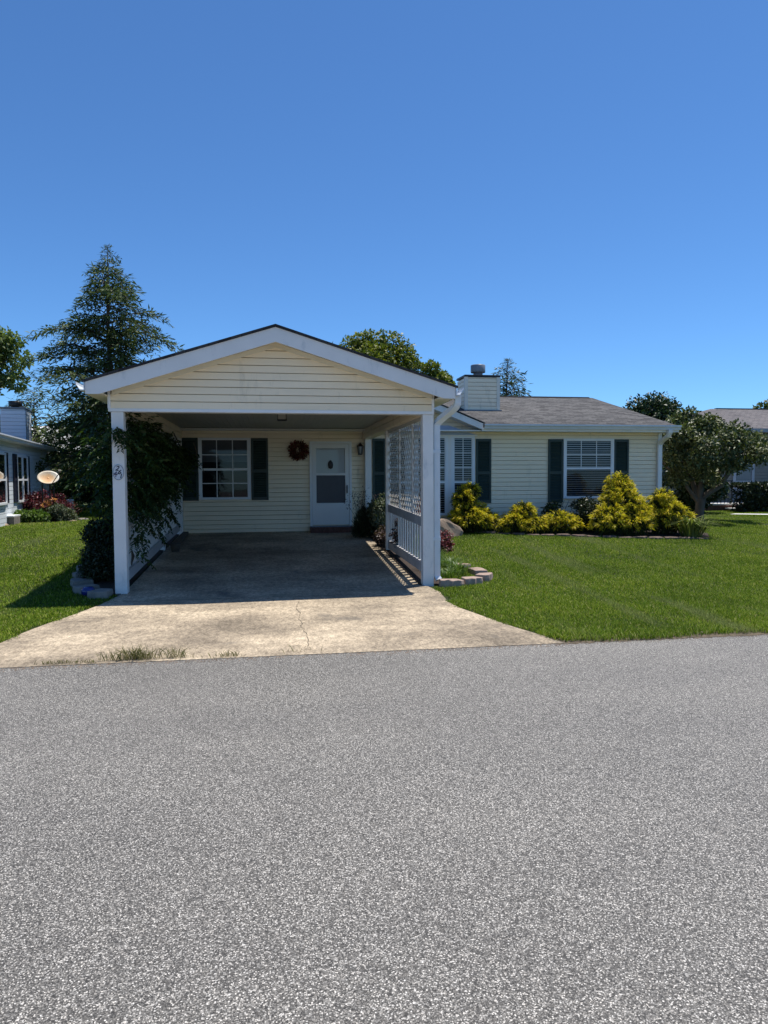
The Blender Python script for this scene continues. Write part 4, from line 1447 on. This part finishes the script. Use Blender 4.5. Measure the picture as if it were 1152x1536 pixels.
cnt = 0
while cnt < 2200:
    y = rng.uniform(9.75, 15.0)
    top = 2.5 - .1 * max(0, y - 11)
    bot = float(np.interp(y, [9.7, 10.2, 11.2, 12.0, 13.0, 14.2, 15.2], [1.5, 1.22, 1.18, 1.35, 1.62, 1.9, 2.1]))
    z = rng.uniform(bot, top)
    mid = (bot + top) / 2
    bulge = math.sqrt(max(0, 1 - ((z - mid) / (top - bot) * 1.9) ** 2)) * (.30 + .14 * math.sin(y * 3.1) * math.sin(z * 5))
    if y < 10.1:
        bulge *= .5
    x = -1.92 + rng.normal(.1, 1) * bulge * .52
    if rng.random() < .3:
        x = -1.95 - abs(rng.normal(.12, .22)) * (1 if y > 10.2 else .2)
        z = rng.uniform(max(1.2, bot - .1), 2.45 - .5 * max(0, -2.4 - x))
    if y < 9.98 and -2.05 < x < -1.86:
        continue
    if y < 10.05 and -2.25 < x < -1.72 and z < 2.05:
        continue
    d = np.array([rng.normal(.25 * (1 if x > -1.95 else -1), .6), rng.normal(-.25, .6), rng.normal(-.15, .45)])
    pinnate(np.array([x, y, z]), d, rng.uniform(.2, .36), .088)
    cnt += 1
# trailing strands
for (y, x, z0_, z1_) in ((10.35, -1.80, 1.15, .55), (10.6, -1.76, 1.1, .78), (11.3, -1.72, 1.25, .80), (12.2, -1.68, 1.25, .98), (13.3, -1.72, 1.55, 1.22), (9.68, -1.99, 2.32, 2.20), (9.66, -1.91, 2.3, 2.14), (14.0, -1.74, 1.8, 1.5)):
    for s in np.linspace(0, 1, 9):
        pinnate(np.array([x + rng.normal(0, .03), y + rng.normal(0, .05), z0_ + (z1_ - z0_) * s]), np.array([rng.normal(.3, .6), rng.normal(-.2, .7), -.5]), .20, .08)
# a mound outside the fence reaching towards the lawn
for k in range(480):
    d = rnd_dir(1)[0]
    q = rng.random() ** .4
    c = np.array([-2.3, 13.0, 1.80]) + d * q * np.array([.32, 1.7, .62])
    pinnate(c, np.array([d[0] - .1, d[1], -.3]) + rng.normal(0, .4, 3), rng.uniform(.2, .36), .09)
L.build("foliage", M["vine_leaf"], vt)


# golden thread shrubs in the front bed
def golden(label, x, y, rx, ry, h, lobes, seed, n=1.0, red=False, group="golden shrubs in the front bed"):
    g_ = np.random.default_rng(seed)
    z = gz(y)
    t = thing("golden_shrub", label, "shrub", (x, y, z), group)
    Lo = Leaves(); Li = Leaves()
    for (dx, dy, dz, r, hh) in lobes:
        c0 = np.array([x + dx, y + dy, z + dz])
        area = r * (r + hh)
        kc = int(150 * area / .35 * n)
        for i in range(kc):
            d = g_.normal(size=3); d /= np.linalg.norm(d)
            if d[2] < -.35:
                d[2] *= -.6
            R_ = np.array([r, r * .9, hh])
            c = c0 + d * R_ * g_.uniform(.74, 1.08)
            if c[2] < z + .04:
                c[2] = z + .04 + g_.random() * .12
            m_ = 26
            o = unit(np.tile(d, (m_, 1)) * 1.0 + g_.normal(0, .55, (m_, 3)) + np.array([0, 0, .15]))
            dn = unit(o + np.array([0, 0, -.75]) + g_.normal(0, .2, (m_, 3)))
            cc_ = c + g_.normal(0, .022, (m_, 3))
            Lo.ribbon(cc_, o, dn, rnd_dir(m_), g_.uniform(.055, .12, m_), g_.uniform(.011, .019, m_))
        m_ = int(2600 * area / .35)
        d = rnd_dir(m_)
        q = g_.random(m_) ** .4 * .86
        c = c0 + d * q[:, None] * np.array([r, r * .9, hh])
        c[:, 2] = np.maximum(c[:, 2], z + .02)
        Li.ribbon(c, unit(d + g_.normal(0, .5, (m_, 3))), unit(d + np.array([0, 0, -.5])), rnd_dir(m_), g_.uniform(.08, .15, m_), .022)
    mm = MB()
    for k in range(5):
        a = np.array([x, y, z - .03]); b = a + (g_.normal(0, rx * .4), g_.normal(0, ry * .3), h * .6)
        mm.tube(bent(a, b, 4, .04), [.02, .016, .012, .006], 5)
    st = mm.build("stem", M["bark"], t)
    Lo.build("golden_tips", M["gold_tip"], t)
    Li.build("inner_foliage", M["gold_inner"], t)
    return t


golden("tall golden shrub under the triple window nearest the carport downspout", 4.45, 15.35, .5, .4, 1.1,
       [(-.02, 0, .30, .46, .36), (.26, -.05, .24, .30, .28), (-.16, .05, .70, .27, .30), (.0, .0, .92, .16, .18)], 101)
golden("squat golden shrub between the window bay and the small dark sprig shrub", 5.55, 15.05, .5, .4, .7,
       [(-.15, 0, .22, .38, .26), (.22, -.03, .2, .30, .22), (-.02, 0, .46, .24, .22), (-.46, .0, .12, .14, .12)], 102)
golden("smallest golden shrub with dark green sprigs on top, left of the biggest shrub", 6.38, 14.95, .4, .4, .7,
       [(-.05, 0, .22, .34, .26), (.2, -.05, .18, .24, .2), (-.38, -.02, .16, .16, .15)], 103)
golden("biggest golden shrub covering the lower corner of the right window", 7.62, 14.55, .75, .5, 1.4,
       [(-.32, -.1, .32, .40, .36), (.22, -.14, .30, .42, .34), (.05, .12, .68, .44, .40), (.04, .2, 1.06, .26, .30), (.42, 0, .48, .26, .28)], 104)
golden("orange tinged golden shrub at the house corner behind the strap leaves", 8.62, 14.5, .5, .4, .95,
       [(-.05, 0, .38, .42, .40), (.22, -.05, .34, .34, .30), (-.08, 0, .74, .26, .22)], 105)
# darker plants among them
t = thing("sprig_shrub", "thin dark green shrub poking up behind the smallest golden shrub", "shrub", (6.45, 15.35, gz(15.35)))
crown("foliage", t, M["broad_dark"], blob_clumps(6.42, 15.3, .80, .22, .2, .26, 12, .11, 110), 1500, .05)
m = MB()
for k in range(6):
    mesh_limbs(m, bent((6.42, 15.35, .35), (6.42 + rng.normal(0, .16), 15.3, rng.uniform(.9, 1.12)), 4, .04), .01, .004, 5)
m.build("stem", M["bark"], t)
t = thing("dark_shrub", "dark green shrub half hidden behind the left side of the biggest golden shrub", "shrub", (7.1, 15.2, gz(15.2)))
crown("foliage", t, M["boxwood"], blob_clumps(7.12, 15.15, .72, .34, .3, .42, 24, .16, 111, -.9), 6500, .055)
m = MB(); mesh_limbs(m, [(7.1, 15.2, .3), (7.1, 15.2, .7)], .03, .01); m.build("stem", M["bark"], t)


def strap(name, label, cat, x, y, n, ln, wd, mat, spread=.2, seed=1, group=None, lift=1.0, arch=1.0):
    g_ = np.random.default_rng(seed)
    z = gz(y) + .015
    az = g_.uniform(0, 2 * PI, n)
    o = np.stack([np.cos(az), np.sin(az), np.zeros(n)], 1)
    c = np.array([x, y, z]) + o * (g_.random(n) * spread)[:, None]
    inc = g_.uniform(.25, 1.0, n)[:, None]
    d0 = unit(o * inc * .7 + np.array([0, 0, lift]))
    d1 = unit(o * (inc + .35) * arch + np.array([0, 0, .35 - .9 * arch * 1.0]) * inc + np.array([0, 0, .3]))
    L = Leaves()
    L.ribbon(c, d0, d1, np.stack([-np.sin(az), np.cos(az), np.zeros(n)], 1), ln * g_.uniform(.6, 1.15, n), wd)
    o_ = L.build(name, mat)
    return tag(o_, label, cat, group)


strap("daylily_clump", "arching strap leaved daylily clump at the right end of the front bed", "plant", 8.95, 14.0, 210, .78, .030, M["iris_leaf"], .24, 5)

# barberry and ground plants right of the carport
t = thing("red_shrub", "dark red leaved shrub beside the carport downspout", "shrub", (3.12, 12.75, gz(12.75)))
crown("foliage", t, M["barberry"], blob_clumps(3.08, 12.8, .42, .26, .28, .22, 18, .12, 120, -.9) + [(2.9, 13.2, .75, .16), (2.86, 13.3, .98, .13), (2.85, 13.3, 1.15, .08)], 4200, .04)
m = MB()
for k in range(6):
    mesh_limbs(m, bent((3.0, 12.9, .15), (3.0 + rng.normal(0, .18), 13.0 + rng.normal(0, .2), rng.uniform(.5, 1.1)), 4, .05), .009, .004, 5)
m.build("stem", M["bark"], t)
for i, (x, y) in enumerate(((2.62, 10.25), (2.85, 10.6), (2.55, 10.9), (2.9, 11.2), (2.65, 11.5), (2.75, 11.9))):
    strap("groundcover_plant", "low grassy green plant in the block edged bed beside the downspout", "plant", x, y, 130, .22 + .05 * (i % 3), .012, M["fresh_green"], .2, 130 + i, "grassy plants in the block edged bed", 1.0, .7)
t = thing("bushy_plant", "tall grey green bushy plant at the back right opening of the carport", "plant", (2.32, 14.6, gz(14.6)))
crown("foliage", t, M["lavender"], blob_clumps(2.3, 14.6, .78, .2, .34, .42, 22, .14, 140, -.9) + [(2.35, 14.5, 1.2, .12)], 3600, .055)
m = MB()
for k in range(9):
    mesh_limbs(m, bent((2.3, 14.6, .3), (2.3 + rng.normal(0, .14), 14.6 + rng.normal(0, .2), rng.uniform(.9, 1.3)), 4, .04), .008, .004, 5)
m.build("stem", M["bark"], t)
t = thing("dark_bush", "dark twiggy bush in the shade right of the storm door", "bush", (1.98, 14.9, gz(14.9)))
L = Leaves(); n = 5200
d = rnd_dir(n); d[:, 2] = np.abs(d[:, 2]) * 1.0
q = rng.random(n) ** .45
c = np.array([1.98, 14.85, .37]) + d * q[:, None] * np.array([.27, .30, .62])
L.ribbon(c, unit(d * .5 + rng.normal(0, .3, (n, 3)) + np.array([0, 0, .9])), unit(d + rng.normal(0, .3, (n, 3)) + np.array([0, 0, .5])), rnd_dir(n), rng.uniform(.06, .13, n), .010)
m = MB()
for k in range(16):
    b = np.array([1.98 + rng.normal(0, .22), 14.85 + rng.normal(0, .15), rng.uniform(1.0, 1.32)])
    mesh_limbs(m, bent((1.98, 14.9, .35), b, 4, .03), .006, .003, 4)
    c = b + rng.normal(0, .06, (14, 3)); L.leaf(c, rnd_dir(14), rnd_dir(14), .04, .02, mi=1)
L.build("foliage", [M["boxwood"], M["purple_leaf"]], t)
m.build("stem", M["bark"], t)
for i, (x, y, w) in enumerate(((2.16, 13.45, .15), (2.33, 12.4, .13))):
    t = thing("purple_plant", ("low brown purple leaved plant at the end of the lattice", "purple leaved sprig growing through the pickets")[i], "plant", (x, y, gz(y)))
    crown("foliage", t, M["purple_leaf"], blob_clumps(x, y, gz(y) + (.22, .36)[i], .13, .30 - .1 * i, .16 + .14 * i, 16, .10, 150 + i, -.9), 1300, .055)
    m = MB()
    for k in range(5):
        mesh_limbs(m, bent((x, y, gz(y)), (x + rng.normal(0, .08), y + rng.normal(0, .15), gz(y) + .35), 4, .05), .006, .003, 4)
    m.build("stem", M["bark"], t)

# neighbour's bed on the left
t = thing("red_shrub", "broad red leaved shrub in front of the blue house wall", "shrub", (-6.6, 22.0, .45))
crown("foliage", t, M["barberry"], blob_clumps(-6.45, 22.0, .82, .62, .55, .36, 34, .2, 160, -.8) + [(-6.95, 21.7, 1.0, .25), (-5.85, 22.1, .75, .28)], 7500, .06)
m = MB()
for k in range(8):
    mesh_limbs(m, bent((-6.5, 22, .4), (-6.45 + rng.normal(0, .45), 22 + rng.normal(0, .3), rng.uniform(.9, 1.3)), 4, .05), .012, .005, 5)
m.build("stem", M["bark"], t)
t = thing("grey_shrub", "rounded grey green shrub in front of the red shrub", "shrub", (-5.85, 21.2, .45))
crown("foliage", t, M["lavender"], blob_clumps(-5.82, 21.1, .62, .34, .35, .22, 22, .16, 161, -.6), 5000, .055)
t = thing("leafy_perennial", "bright green leafy perennials beside the white slab", "plant", (-6.65, 20.6, .45))
crown("foliage", t, M["fresh_green"], blob_clumps(-6.55, 20.7, .55, .42, .45, .16, 22, .15, 162, -.5), 3200, .09)
t = thing("orange_flowers", "cluster of orange lily blooms before the red shrub", "flowers", (-6.25, 21.25, .45))
for k in range(9):
    L = Leaves()
    c = np.tile(np.array([-6.22, 21.2, .93]) + rng.normal(0, 1, 3) * (.13, .1, .09), (7, 1))
    L.leaf(c, rnd_dir(7) + (.1, -.3, .5), rnd_dir(7), .09, .05); L.build("bloom", M["orange_petal"], t)
m = MB()
for k in range(7):
    mesh_limbs(m, bent((-6.22, 21.2, .45), (-6.22 + rng.normal(0, .12), 21.2, .95), 3, .03), .006, .004, 4)
m.build("stem", M["fresh_green"], t)

# satellite dish
sd = thing("satellite_dish", "rust stained oval satellite dish on metal legs above the red shrub", "satellite dish", (-6.15, 21.6, .45))
m = MB()
nrm = Vector((.22, -.80, .56)).normalized(); ax = Vector((0, 0, 1)).cross(nrm).normalized(); ay = nrm.cross(ax)
cd = Vector((-6.22, 21.45, 1.66))
vs = []; fs = []
rings = 7; sg = 32
for i in range(rings + 1):
    r_ = i / rings
    for k in range(sg):
        t_ = 2 * PI * k / sg
        vs.append(cd + ax * (.285 * r_ * math.cos(t_)) + ay * (.225 * r_ * math.sin(t_)) + nrm * (.045 * r_ * r_))
for i in range(rings):
    for k in range(sg):
        k2 = (k + 1) % sg
        fs.append((i * sg + k, i * sg + k2, (i + 1) * sg + k2, (i + 1) * sg + k))
m.add(vs, fs, 0, True)
o = m.build("dish", M["rust"], sd)
sm_ = o.modifiers.new("thickness", "SOLIDIFY"); sm_.thickness = .012
m = MB()
rim_ = [cd + ax * (.286 * math.cos(t_)) + ay * (.226 * math.sin(t_)) + nrm * .045 for t_ in np.linspace(0, 2 * PI, 41)]
m.tube(rim_, .010, 6, cap=False); m.build("dish_rim", M["black"], sd)
for dx in (-.18, .02, .13):
    m = MB(); m.tube([cd + Vector((dx, .05, -.05)), (cd.x + dx, cd.y + .05, .4)], .021, 8); m.build("leg", M["black"], sd)
m = MB(); m.tube([cd - ay * .22 + ax * .1 + nrm * .06, cd + ax * .30 + nrm * .30 + ay * .0], .012, 6)
m.build("feed_arm", M["black"], sd)
q = cd + ax * .30 + nrm * .31
m = MB(); m.bar(q, q + nrm * .09, .07, .06); m.build("feed_horn", M["greystone"], sd)

t = thing("garden_table", "low white slab resting on grey blocks at the left edge", "garden table", (-7.0, 20.0, .45))
m = MB()
for k in range(3):
    m.box(-7.7, -6.55, 19.55 + k * .2, 19.735 + k * .2, .66, .70)
m.build("top", M["trim"], t, bevel=.006)
for x in (-7.4, -6.75):
    m = MB(); m.box(x, x + .2, 19.62, 20.08, .43, .66); m.build("support_block", M["greystone"], t, bevel=.01)
t = thing("plant_stand", "small black scrolled iron plant stand by the blue house wall", "plant stand", (-7.05, 21.0, .45))
m = MB()
for k in range(4):
    a = 2 * PI * k / 4 + .5
    m.tube([(-7.05 + .14 * math.cos(a), 21 + .14 * math.sin(a), .44), (-7.05 + .06 * math.cos(a), 21 + .06 * math.sin(a), .62), (-7.05 + .12 * math.cos(a), 21 + .12 * math.sin(a), .85)], .012, 5)
m.build("frame", M["black"], t)
m = MB(); m.lathe((-7.05, 21, 0), [(.001, .80), (.09, .81), (.13, .93), (.12, .95), (.1, .94), (.001, .9)], 16); m.build("pot", M["black"], t)
m = MB(); m.box(-6.06, -5.92, 22.7, 22.84, .4, .98); m.box(-6.08, -5.90, 22.68, 22.86, .98, 1.02)
tag(m.build("utility_post", M["trim"], bevel=.01), "short white capped post right of the red shrub by the blue house", "post")


# ------------------------------------------------------------------ stones and edging blocks
def wedge(w0, w1, dp, h, seed, rough=.008):
    """concrete edging block with a bowed, split face, wider in front"""
    g_ = np.random.default_rng(seed)
    k = 7
    front = [(-w0 / 2 + w0 * i / k, -dp / 2 - .035 * math.sin(PI * i / k) + g_.normal(0, rough)) for i in range(k + 1)]
    poly = front + [(w1 / 2, dp / 2), (-w1 / 2, dp / 2)]
    m = MB(); n = len(poly)
    vs = [(x + g_.normal(0, rough * .5), y, 0) for x, y in poly] + [(x * 1.02, y + g_.normal(0, rough * .5), h * .55) for x, y in poly] + [(x * .97, y * .97, h + g_.normal(0, .002)) for x, y in poly]
    fs = [list(range(n))[::-1], list(range(2 * n, 3 * n))]
    for l in range(2):
        for i in range(n):
            j = (i + 1) % n
            fs.append((l * n + i, l * n + j, (l + 1) * n + j, (l + 1) * n + i))
    m.add(vs, fs)
    return m


protos = []


def block(name, label, cat, x, y, rot, w=.30, h=.11, mat="block", z=None, seed=0, group=None, dp=.18):
    m = wedge(w, w * .72, dp, h, seed)
    o = m.build(name, M[mat], None, bevel=.008)
    o.location = (x, y, (gz(y) if z is None else z) - .012)
    o.rotation_euler = (rng.normal(0, .02), rng.normal(0, .02), rot)
    return tag(o, label, cat, group)


GB = "edging blocks beside the downspout"
block("edging_block", "brown edging block nearest the downspout foot", "edging block", 2.48, 9.66, R(8), .36, .115, seed=1, group=GB)
block("edging_block", "brown edging block second from the downspout foot", "edging block", 2.82, 9.78, R(18), .31, .115, seed=2, group=GB)
block("edging_block", "brown edging block at the outer corner of the curved edging", "edging block", 3.08, 10.03, R(58), .31, .115, seed=3, group=GB)
block("edging_block", "tan topped edging block behind the outer corner block", "edging block", 3.12, 10.50, R(95), .42, .10, seed=4, group=GB)
block("edging_block", "small last edging block at the back of the curve", "edging block", 3.02, 11.12, R(120), .32, .08, seed=5, group=GB)
P_ = [(4.3, 15.52), (4.95, 15.06), (5.67, 14.70), (6.85, 14.25), (8.2, 13.77), (9.1, 13.66)]
acc = 0; n_b = 0
for (xa, ya), (xb, yb_) in zip(P_[:-1], P_[1:]):
    ln = math.hypot(xb - xa, yb_ - ya); a = math.atan2(yb_ - ya, xb - xa)
    while acc < ln:
        s = acc / ln
        block("edging_block", "dark brown edging block in the row along the front bed", "edging block", xa + (xb - xa) * s, ya + (yb_ - ya) * s, a + rng.normal(0, .05), .30, .058 + rng.uniform(-.012, .012), seed=20 + n_b, group="edging blocks along the front bed", dp=.2, mat="block_dark")
        n_b += 1; acc += .315
    acc -= ln
for i, (x, y, r_, w, h, lb) in enumerate(((-2.18, 9.64, -14, .26, .11, "grey stone block touching the left front post"), (-2.44, 9.98, -55, .30, .11, "grey stone block at the front corner of the boxwood bed"),
                                 (-2.62, 10.50, -72, .32, .10, "grey stone block second behind the bed corner"), (-2.75, 11.1, -75, .36, .09, "flat grey stone beside the middle of the boxwood"), (-2.86, 11.75, -80, .38, .08, "grey stone furthest back along the boxwood bed"))):
    block("edging_stone", lb, "stone", x, y, R(r_), w, h, "greystone", seed=60 + i, group="grey stones round the boxwood bed", dp=.26)
m = MB(); m.lathe((0, 0, 0), [(.001, 0), (.05, .004), (.085, .05), (.085, .09), (.06, .125), (.03, .13), (.001, .13)], 20)
o = m.build("glazed_ball", M["blue_glaze"]); o.location = (-2.36, 9.70, gz(9.8)); tag(o, "small dark blue glazed ball between the grey stones", "garden ornament")


def boulder(name, label, x, y, sx, sy, sz, seed, mat="rock", rot=(0, 0, 0), z=None):
    g_ = np.random.default_rng(seed)
    m = MB(); sg = 16; rg = 10
    ph = g_.uniform(0, 6, 8)
    vs = []; fs = []
    for i in range(rg + 1):
        th = PI * i / rg
        for k in range(sg):
            f = 2 * PI * k / sg
            d = np.array([math.sin(th) * math.cos(f), math.sin(th) * math.sin(f), math.cos(th)])
            r_ = 1 + .13 * math.sin(3 * d[0] + ph[0]) + .1 * math.sin(5 * d[1] + ph[1]) + .08 * math.sin(7 * d[2] + ph[2] + 3 * d[0]) + .05 * math.sin(11 * d[0] + 9 * d[1] + ph[3])
            d = np.sign(d) * np.abs(d) ** .8
            vs.append(d * r_ * np.array([sx, sy, sz]))
    for i in range(rg):
        for k in range(sg):
            k2 = (k + 1) % sg
            fs.append((i * sg + k, i * sg + k2, (i + 1) * sg + k2, (i + 1) * sg + k))
    m.add(vs, fs)
    o = m.build(name, M[mat], None, bevel=0)
    o.location = (x, y, (gz(y) if z is None else z)); o.rotation_euler = rot
    return tag(o, label, "rock")


boulder("leaning_rock", "brown slab of rock leaning by the tallest golden shrub near the downspout", 3.72, 14.75, .32, .11, .24, 5, rot=(R(-14), R(24), R(12)), z=gz(14.75) + .13)
boulder("flat_rock", "pale flat rock on the lawn edge right of the grey shrub", -5.35, 21.6, .20, .14, .05, 8, "greystone")
boulder("flat_rock", "small flat rock at the corner of the neighbour's bed", -5.5, 20.9, .14, .11, .045, 9, "rock")
boulder("flat_rock", "tan rock on the grass below the white slab", -6.75, 19.4, .13, .1, .06, 10, "rock")
m = MB(); m.box(-1.86, -1.74, 13.75, 15.7, .0, .07); o = m.build("landscape_timber", M["timber"], None, bevel=.008)
o.location = (0, 0, gz(14.7) + .022); o.rotation_euler = (math.atan(.0528) * 0, 0, 0)
tag(o, "dark timber lying on the concrete along the back left railing", "timber")
for v in o.data.vertices:
    v.co.z += (v.co.y - 14.7) * .0528
m = MB(); m.lathe((0, 0, 0), [(.001, 0), (.07, 0), (.095, .13), (.10, .15), (.085, .15), (.08, .12), (.001, .11)], 18)
o = m.build("flower_pot", M["timber"]); o.location = (-1.72, 13.35, gz(13.35) + .022); tag(o, "small dark empty pot by the left railing", "pot")

# hedge in front of the grey house
t = thing("clipped_hedge", "dark clipped hedge before the grey house at the right edge", "hedge", (17.3, 20.9, .45))
L = Leaves(); n = 24000
c = np.stack([rng.uniform(14.85, 19.4, n), rng.uniform(20.45, 21.15, n), rng.uniform(.45, 1.33, n)], 1)
ed_ = rng.integers(0, 3, n)
c[ed_ == 0, 2] = 1.32 + rng.normal(0, .025, (ed_ == 0).sum()); c[ed_ == 1, 1] = 20.45 + rng.normal(0, .03, (ed_ == 1).sum())
L.leaf(c, rnd_dir(n) + (0, -.2, .4), rnd_dir(n) + (0, -.3, .5), rng.uniform(.07, .12, n), .06)
L.build("foliage", M["boxwood"], t)
m = MB()
for x in np.arange(15.0, 19.3, .4):
    mesh_limbs(m, [(x, 20.82, .4), (x, 20.82, 1.1)], .02, .01, 5)
m.build("stem", M["bark"], t)

# ------------------------------------------------------------------ weeds at the road edge
WG = "weeds along the road edge"
for i, (x, y, n, ln, lb) in enumerate(((-1.18, 6.50, 210, .165, "biggest dry weed tuft at the road edge"), (-1.36, 6.50, 70, .13, "small weed tuft left of the biggest tuft"), (-.86, 6.50, 90, .15, "medium weed tuft right of the biggest tuft"),
                              (-1.85, 6.47, 60, .06, "flat weed patch nearest the left frame edge"), (-.42, 6.47, 60, .07, "low weed tuft under the left half of the driveway"), (.28, 6.52, 14, .12, "sparse weed sprig at the middle of the driveway edge"), (-1.62, 6.47, 50, .05, "flat weed patch left of the small tuft"))):
    g_ = np.random.default_rng(200 + i)
    az = g_.uniform(0, 2 * PI, n); o_ = np.stack([np.cos(az), np.sin(az) * .6, np.zeros(n)], 1)
    c = np.array([x, y, .006]) + np.stack([g_.normal(0, .075, n), g_.normal(0, .018, n), np.zeros(n)], 1)
    L = Leaves()
    L.ribbon(c, unit(o_ * .45 + np.array([0, 0, 1.])), unit(o_ * .8 + np.array([0, 0, .7]) + g_.normal(0, .25, (n, 3))), rnd_dir(n), ln * g_.uniform(.4, 1.1, n), .006)
    tag(L.build("weed_tuft", M["straw"]), lb, "weeds", WG)

# ------------------------------------------------------------------ grass
POLY = [BEDR, BEDL, BEDC, WALK]


def inside(poly, X, Y):
    r_ = np.zeros(len(X), bool)
    n = len(poly)
    for i in range(n):
        x0_, y0_ = poly[i]; x1_, y1_ = poly[(i + 1) % n]
        cnd = ((y0_ > Y) != (y1_ > Y)) & (X < (x1_ - x0_) * (Y - y0_) / (y1_ - y0_ + 1e-12) + x0_)
        r_ ^= cnd
    return r_


def grass_points(x0_, x1_, y0_, y1_, dens):
    n = int((x1_ - x0_) * (y1_ - y0_) * dens)
    X = rng.uniform(x0_, x1_, n); Y = rng.uniform(y0_, y1_, n)
    ok = (X > -.42 * Y - .6) & (X < .86 * Y + .6)
    wob = .05 * np.sin(Y * 7) + .03 * np.sin(Y * 17 + 1) + rng.normal(0, .025, n)
    onroad = Y < 6.46 + .04 * np.sin(X * 3.1) + rng.normal(0, .02, n)
    drv = (Y < 9.75) & (X > dl(Y) + wob - .02) & (X < dr(Y) - wob * .8 + .02)
    ok &= ~onroad & ~drv
    ok &= ~((Y > 9.6) & (Y < 16.2) & (X > -1.98) & (X < 2.45))
    ok &= ~((Y > 15.9) & (Y < 24.3) & (X > -2.2) & (X < 9.5))
    ok &= ~((Y > 21.5) & (X > 14.3))
    for p_ in POLY:
        ok &= ~inside(p_, X, Y)
    # neighbour's house and bed
    dxn = (X - LC.x) * LN.x + (Y - LC.y) * LN.y
    ok &= ~((dxn < .05) & (Y > 12))
    ok &= ~((X < -5.7) & (Y > 20.4) & (Y < 23))
    return X[ok], Y[ok]


L = Leaves()
for (x0_, x1_, y0_, y1_, de) in ((2.0, 7.5, 6.4, 8.6, 6800), (2.0, 9.0, 8.6, 11.5, 4600), (2.2, 12, 11.5, 15.9, 2600), (9.4, 19, 15.9, 22, 1300),
                                 (-5, -1.9, 6.4, 9, 6000), (-6, -1.9, 9, 13, 3600), (-8.5, -1.9, 13, 19, 1700), (-9.5, -2, 19, 30, 800)):
    X, Y = grass_points(x0_, x1_, y0_, y1_, de)
    n = len(X)
    az = rng.uniform(0, 2 * PI, n)
    o_ = np.stack([np.cos(az), np.sin(az), np.zeros(n)], 1)
    patch = .5 + .5 * np.sin(X * 2.1 + np.sin(Y * 1.7) * 1.5) * np.sin(Y * 2.6 + 1.3 * np.sin(X * 1.1))
    h = (.027 + .014 * patch) * rng.uniform(.6, 1.45, n)
    c = np.stack([X, Y, gza(Y) + .004], 1)
    edge = (Y < 6.75)
    h = np.where(edge, h * 1.35, h)
    w = .0035 + .00042 * np.clip(Y, 6, 30)
    L.ribbon(c, o_ * .42 + np.array([0, 0, 1.]), o_ * .95 + np.array([0, 0, .75]) + rng.normal(0, .2, (n, 3)), np.stack([-np.sin(az), np.cos(az), np.zeros(n)], 1), h * 1.15, w)
tag(L.build("grass", M["blade"]), "short mown green lawn on both sides of the driveway", None, None, "stuff")

# far-off woods that close the view
L = Leaves()
for k in range(150):
    x = rng.uniform(-75, 95); y = rng.uniform(62, 78); hgt = rng.uniform(3.0, 6.0)
    for q in range(6):
        n = 110
        d = rnd_dir(n)
        c = np.array([x + rng.normal(0, 1.2), y + rng.normal(0, .8), rng.uniform(1, hgt)]) + d * 1.3 * rng.random(n)[:, None] ** .4
        L.leaf(c, rnd_dir(n), d + rng.normal(0, .4, (n, 3)), rng.uniform(.45, .8, n), .38)
tag(L.build("distant_woods", M["far_leaf"]), "far line of trees closing the view behind the houses", None, None, "stuff")

# ------------------------------------------------------------------ light, sky, camera
SUN = Vector((.29, .15, 1.0)).normalized()
sun = bpy.data.lights.new("sun", "SUN")
sun.energy = 4.9; sun.angle = R(.53); sun.color = (1.0, .955, .87)
so = bpy.data.objects.new("sun", sun); COL.objects.link(so)
so.rotation_euler = SUN.to_track_quat("Z", "Y").to_euler()
so.location = (4, 2, 30)

w = bpy.data.worlds.new("World"); scene.world = w; w.use_nodes = True
nt = w.node_tree
bg = nt.nodes["Background"]
sky = nt.nodes.new("ShaderNodeTexSky"); sky.sky_type = "NISHITA"; sky.sun_disc = False
sky.sun_elevation = math.asin(SUN.z); sky.sun_rotation = math.atan2(SUN.x, SUN.y)
sky.altitude = 700; sky.air_density = .85; sky.dust_density = .25; sky.ozone_density = 3.0
tint = nt.nodes.new("ShaderNodeMix"); tint.data_type = "RGBA"; tint.blend_type = "MULTIPLY"; tint.inputs[0].default_value = 1
tint.inputs[7].default_value = (.60, .95, 1.25, 1)
nt.links.new(sky.outputs[0], tint.inputs[6]); nt.links.new(tint.outputs[2], bg.inputs[0])
bg.inputs[1].default_value = .10

cam = bpy.data.cameras.new("camera")
cam.sensor_fit = "VERTICAL"; cam.sensor_height = 36; cam.sensor_width = 27; cam.lens = 1065 / 1536 * 36
cam.clip_start = .05; cam.clip_end = 1500
co = bpy.data.objects.new("camera", cam); COL.objects.link(co)
co.matrix_world = Matrix.Translation((0, 0, 1.6)) @ Matrix.Rotation(R(-9.1), 4, "Z") @ Matrix.Rotation(R(90 - 2.69), 4, "X") @ Matrix.Rotation(R(-.3), 4, "Z")
scene.camera = co
scene.render.engine = "CYCLES"
scene.cycles.use_denoising = True
scene.cycles.max_bounces = 8
scene.cycles.transparent_max_bounces = 12
vs_ = scene.view_settings
vs_.view_transform = "Standard"; vs_.look = "None"; vs_.exposure = .35; vs_.gamma = 1; vs_.use_curve_mapping = False
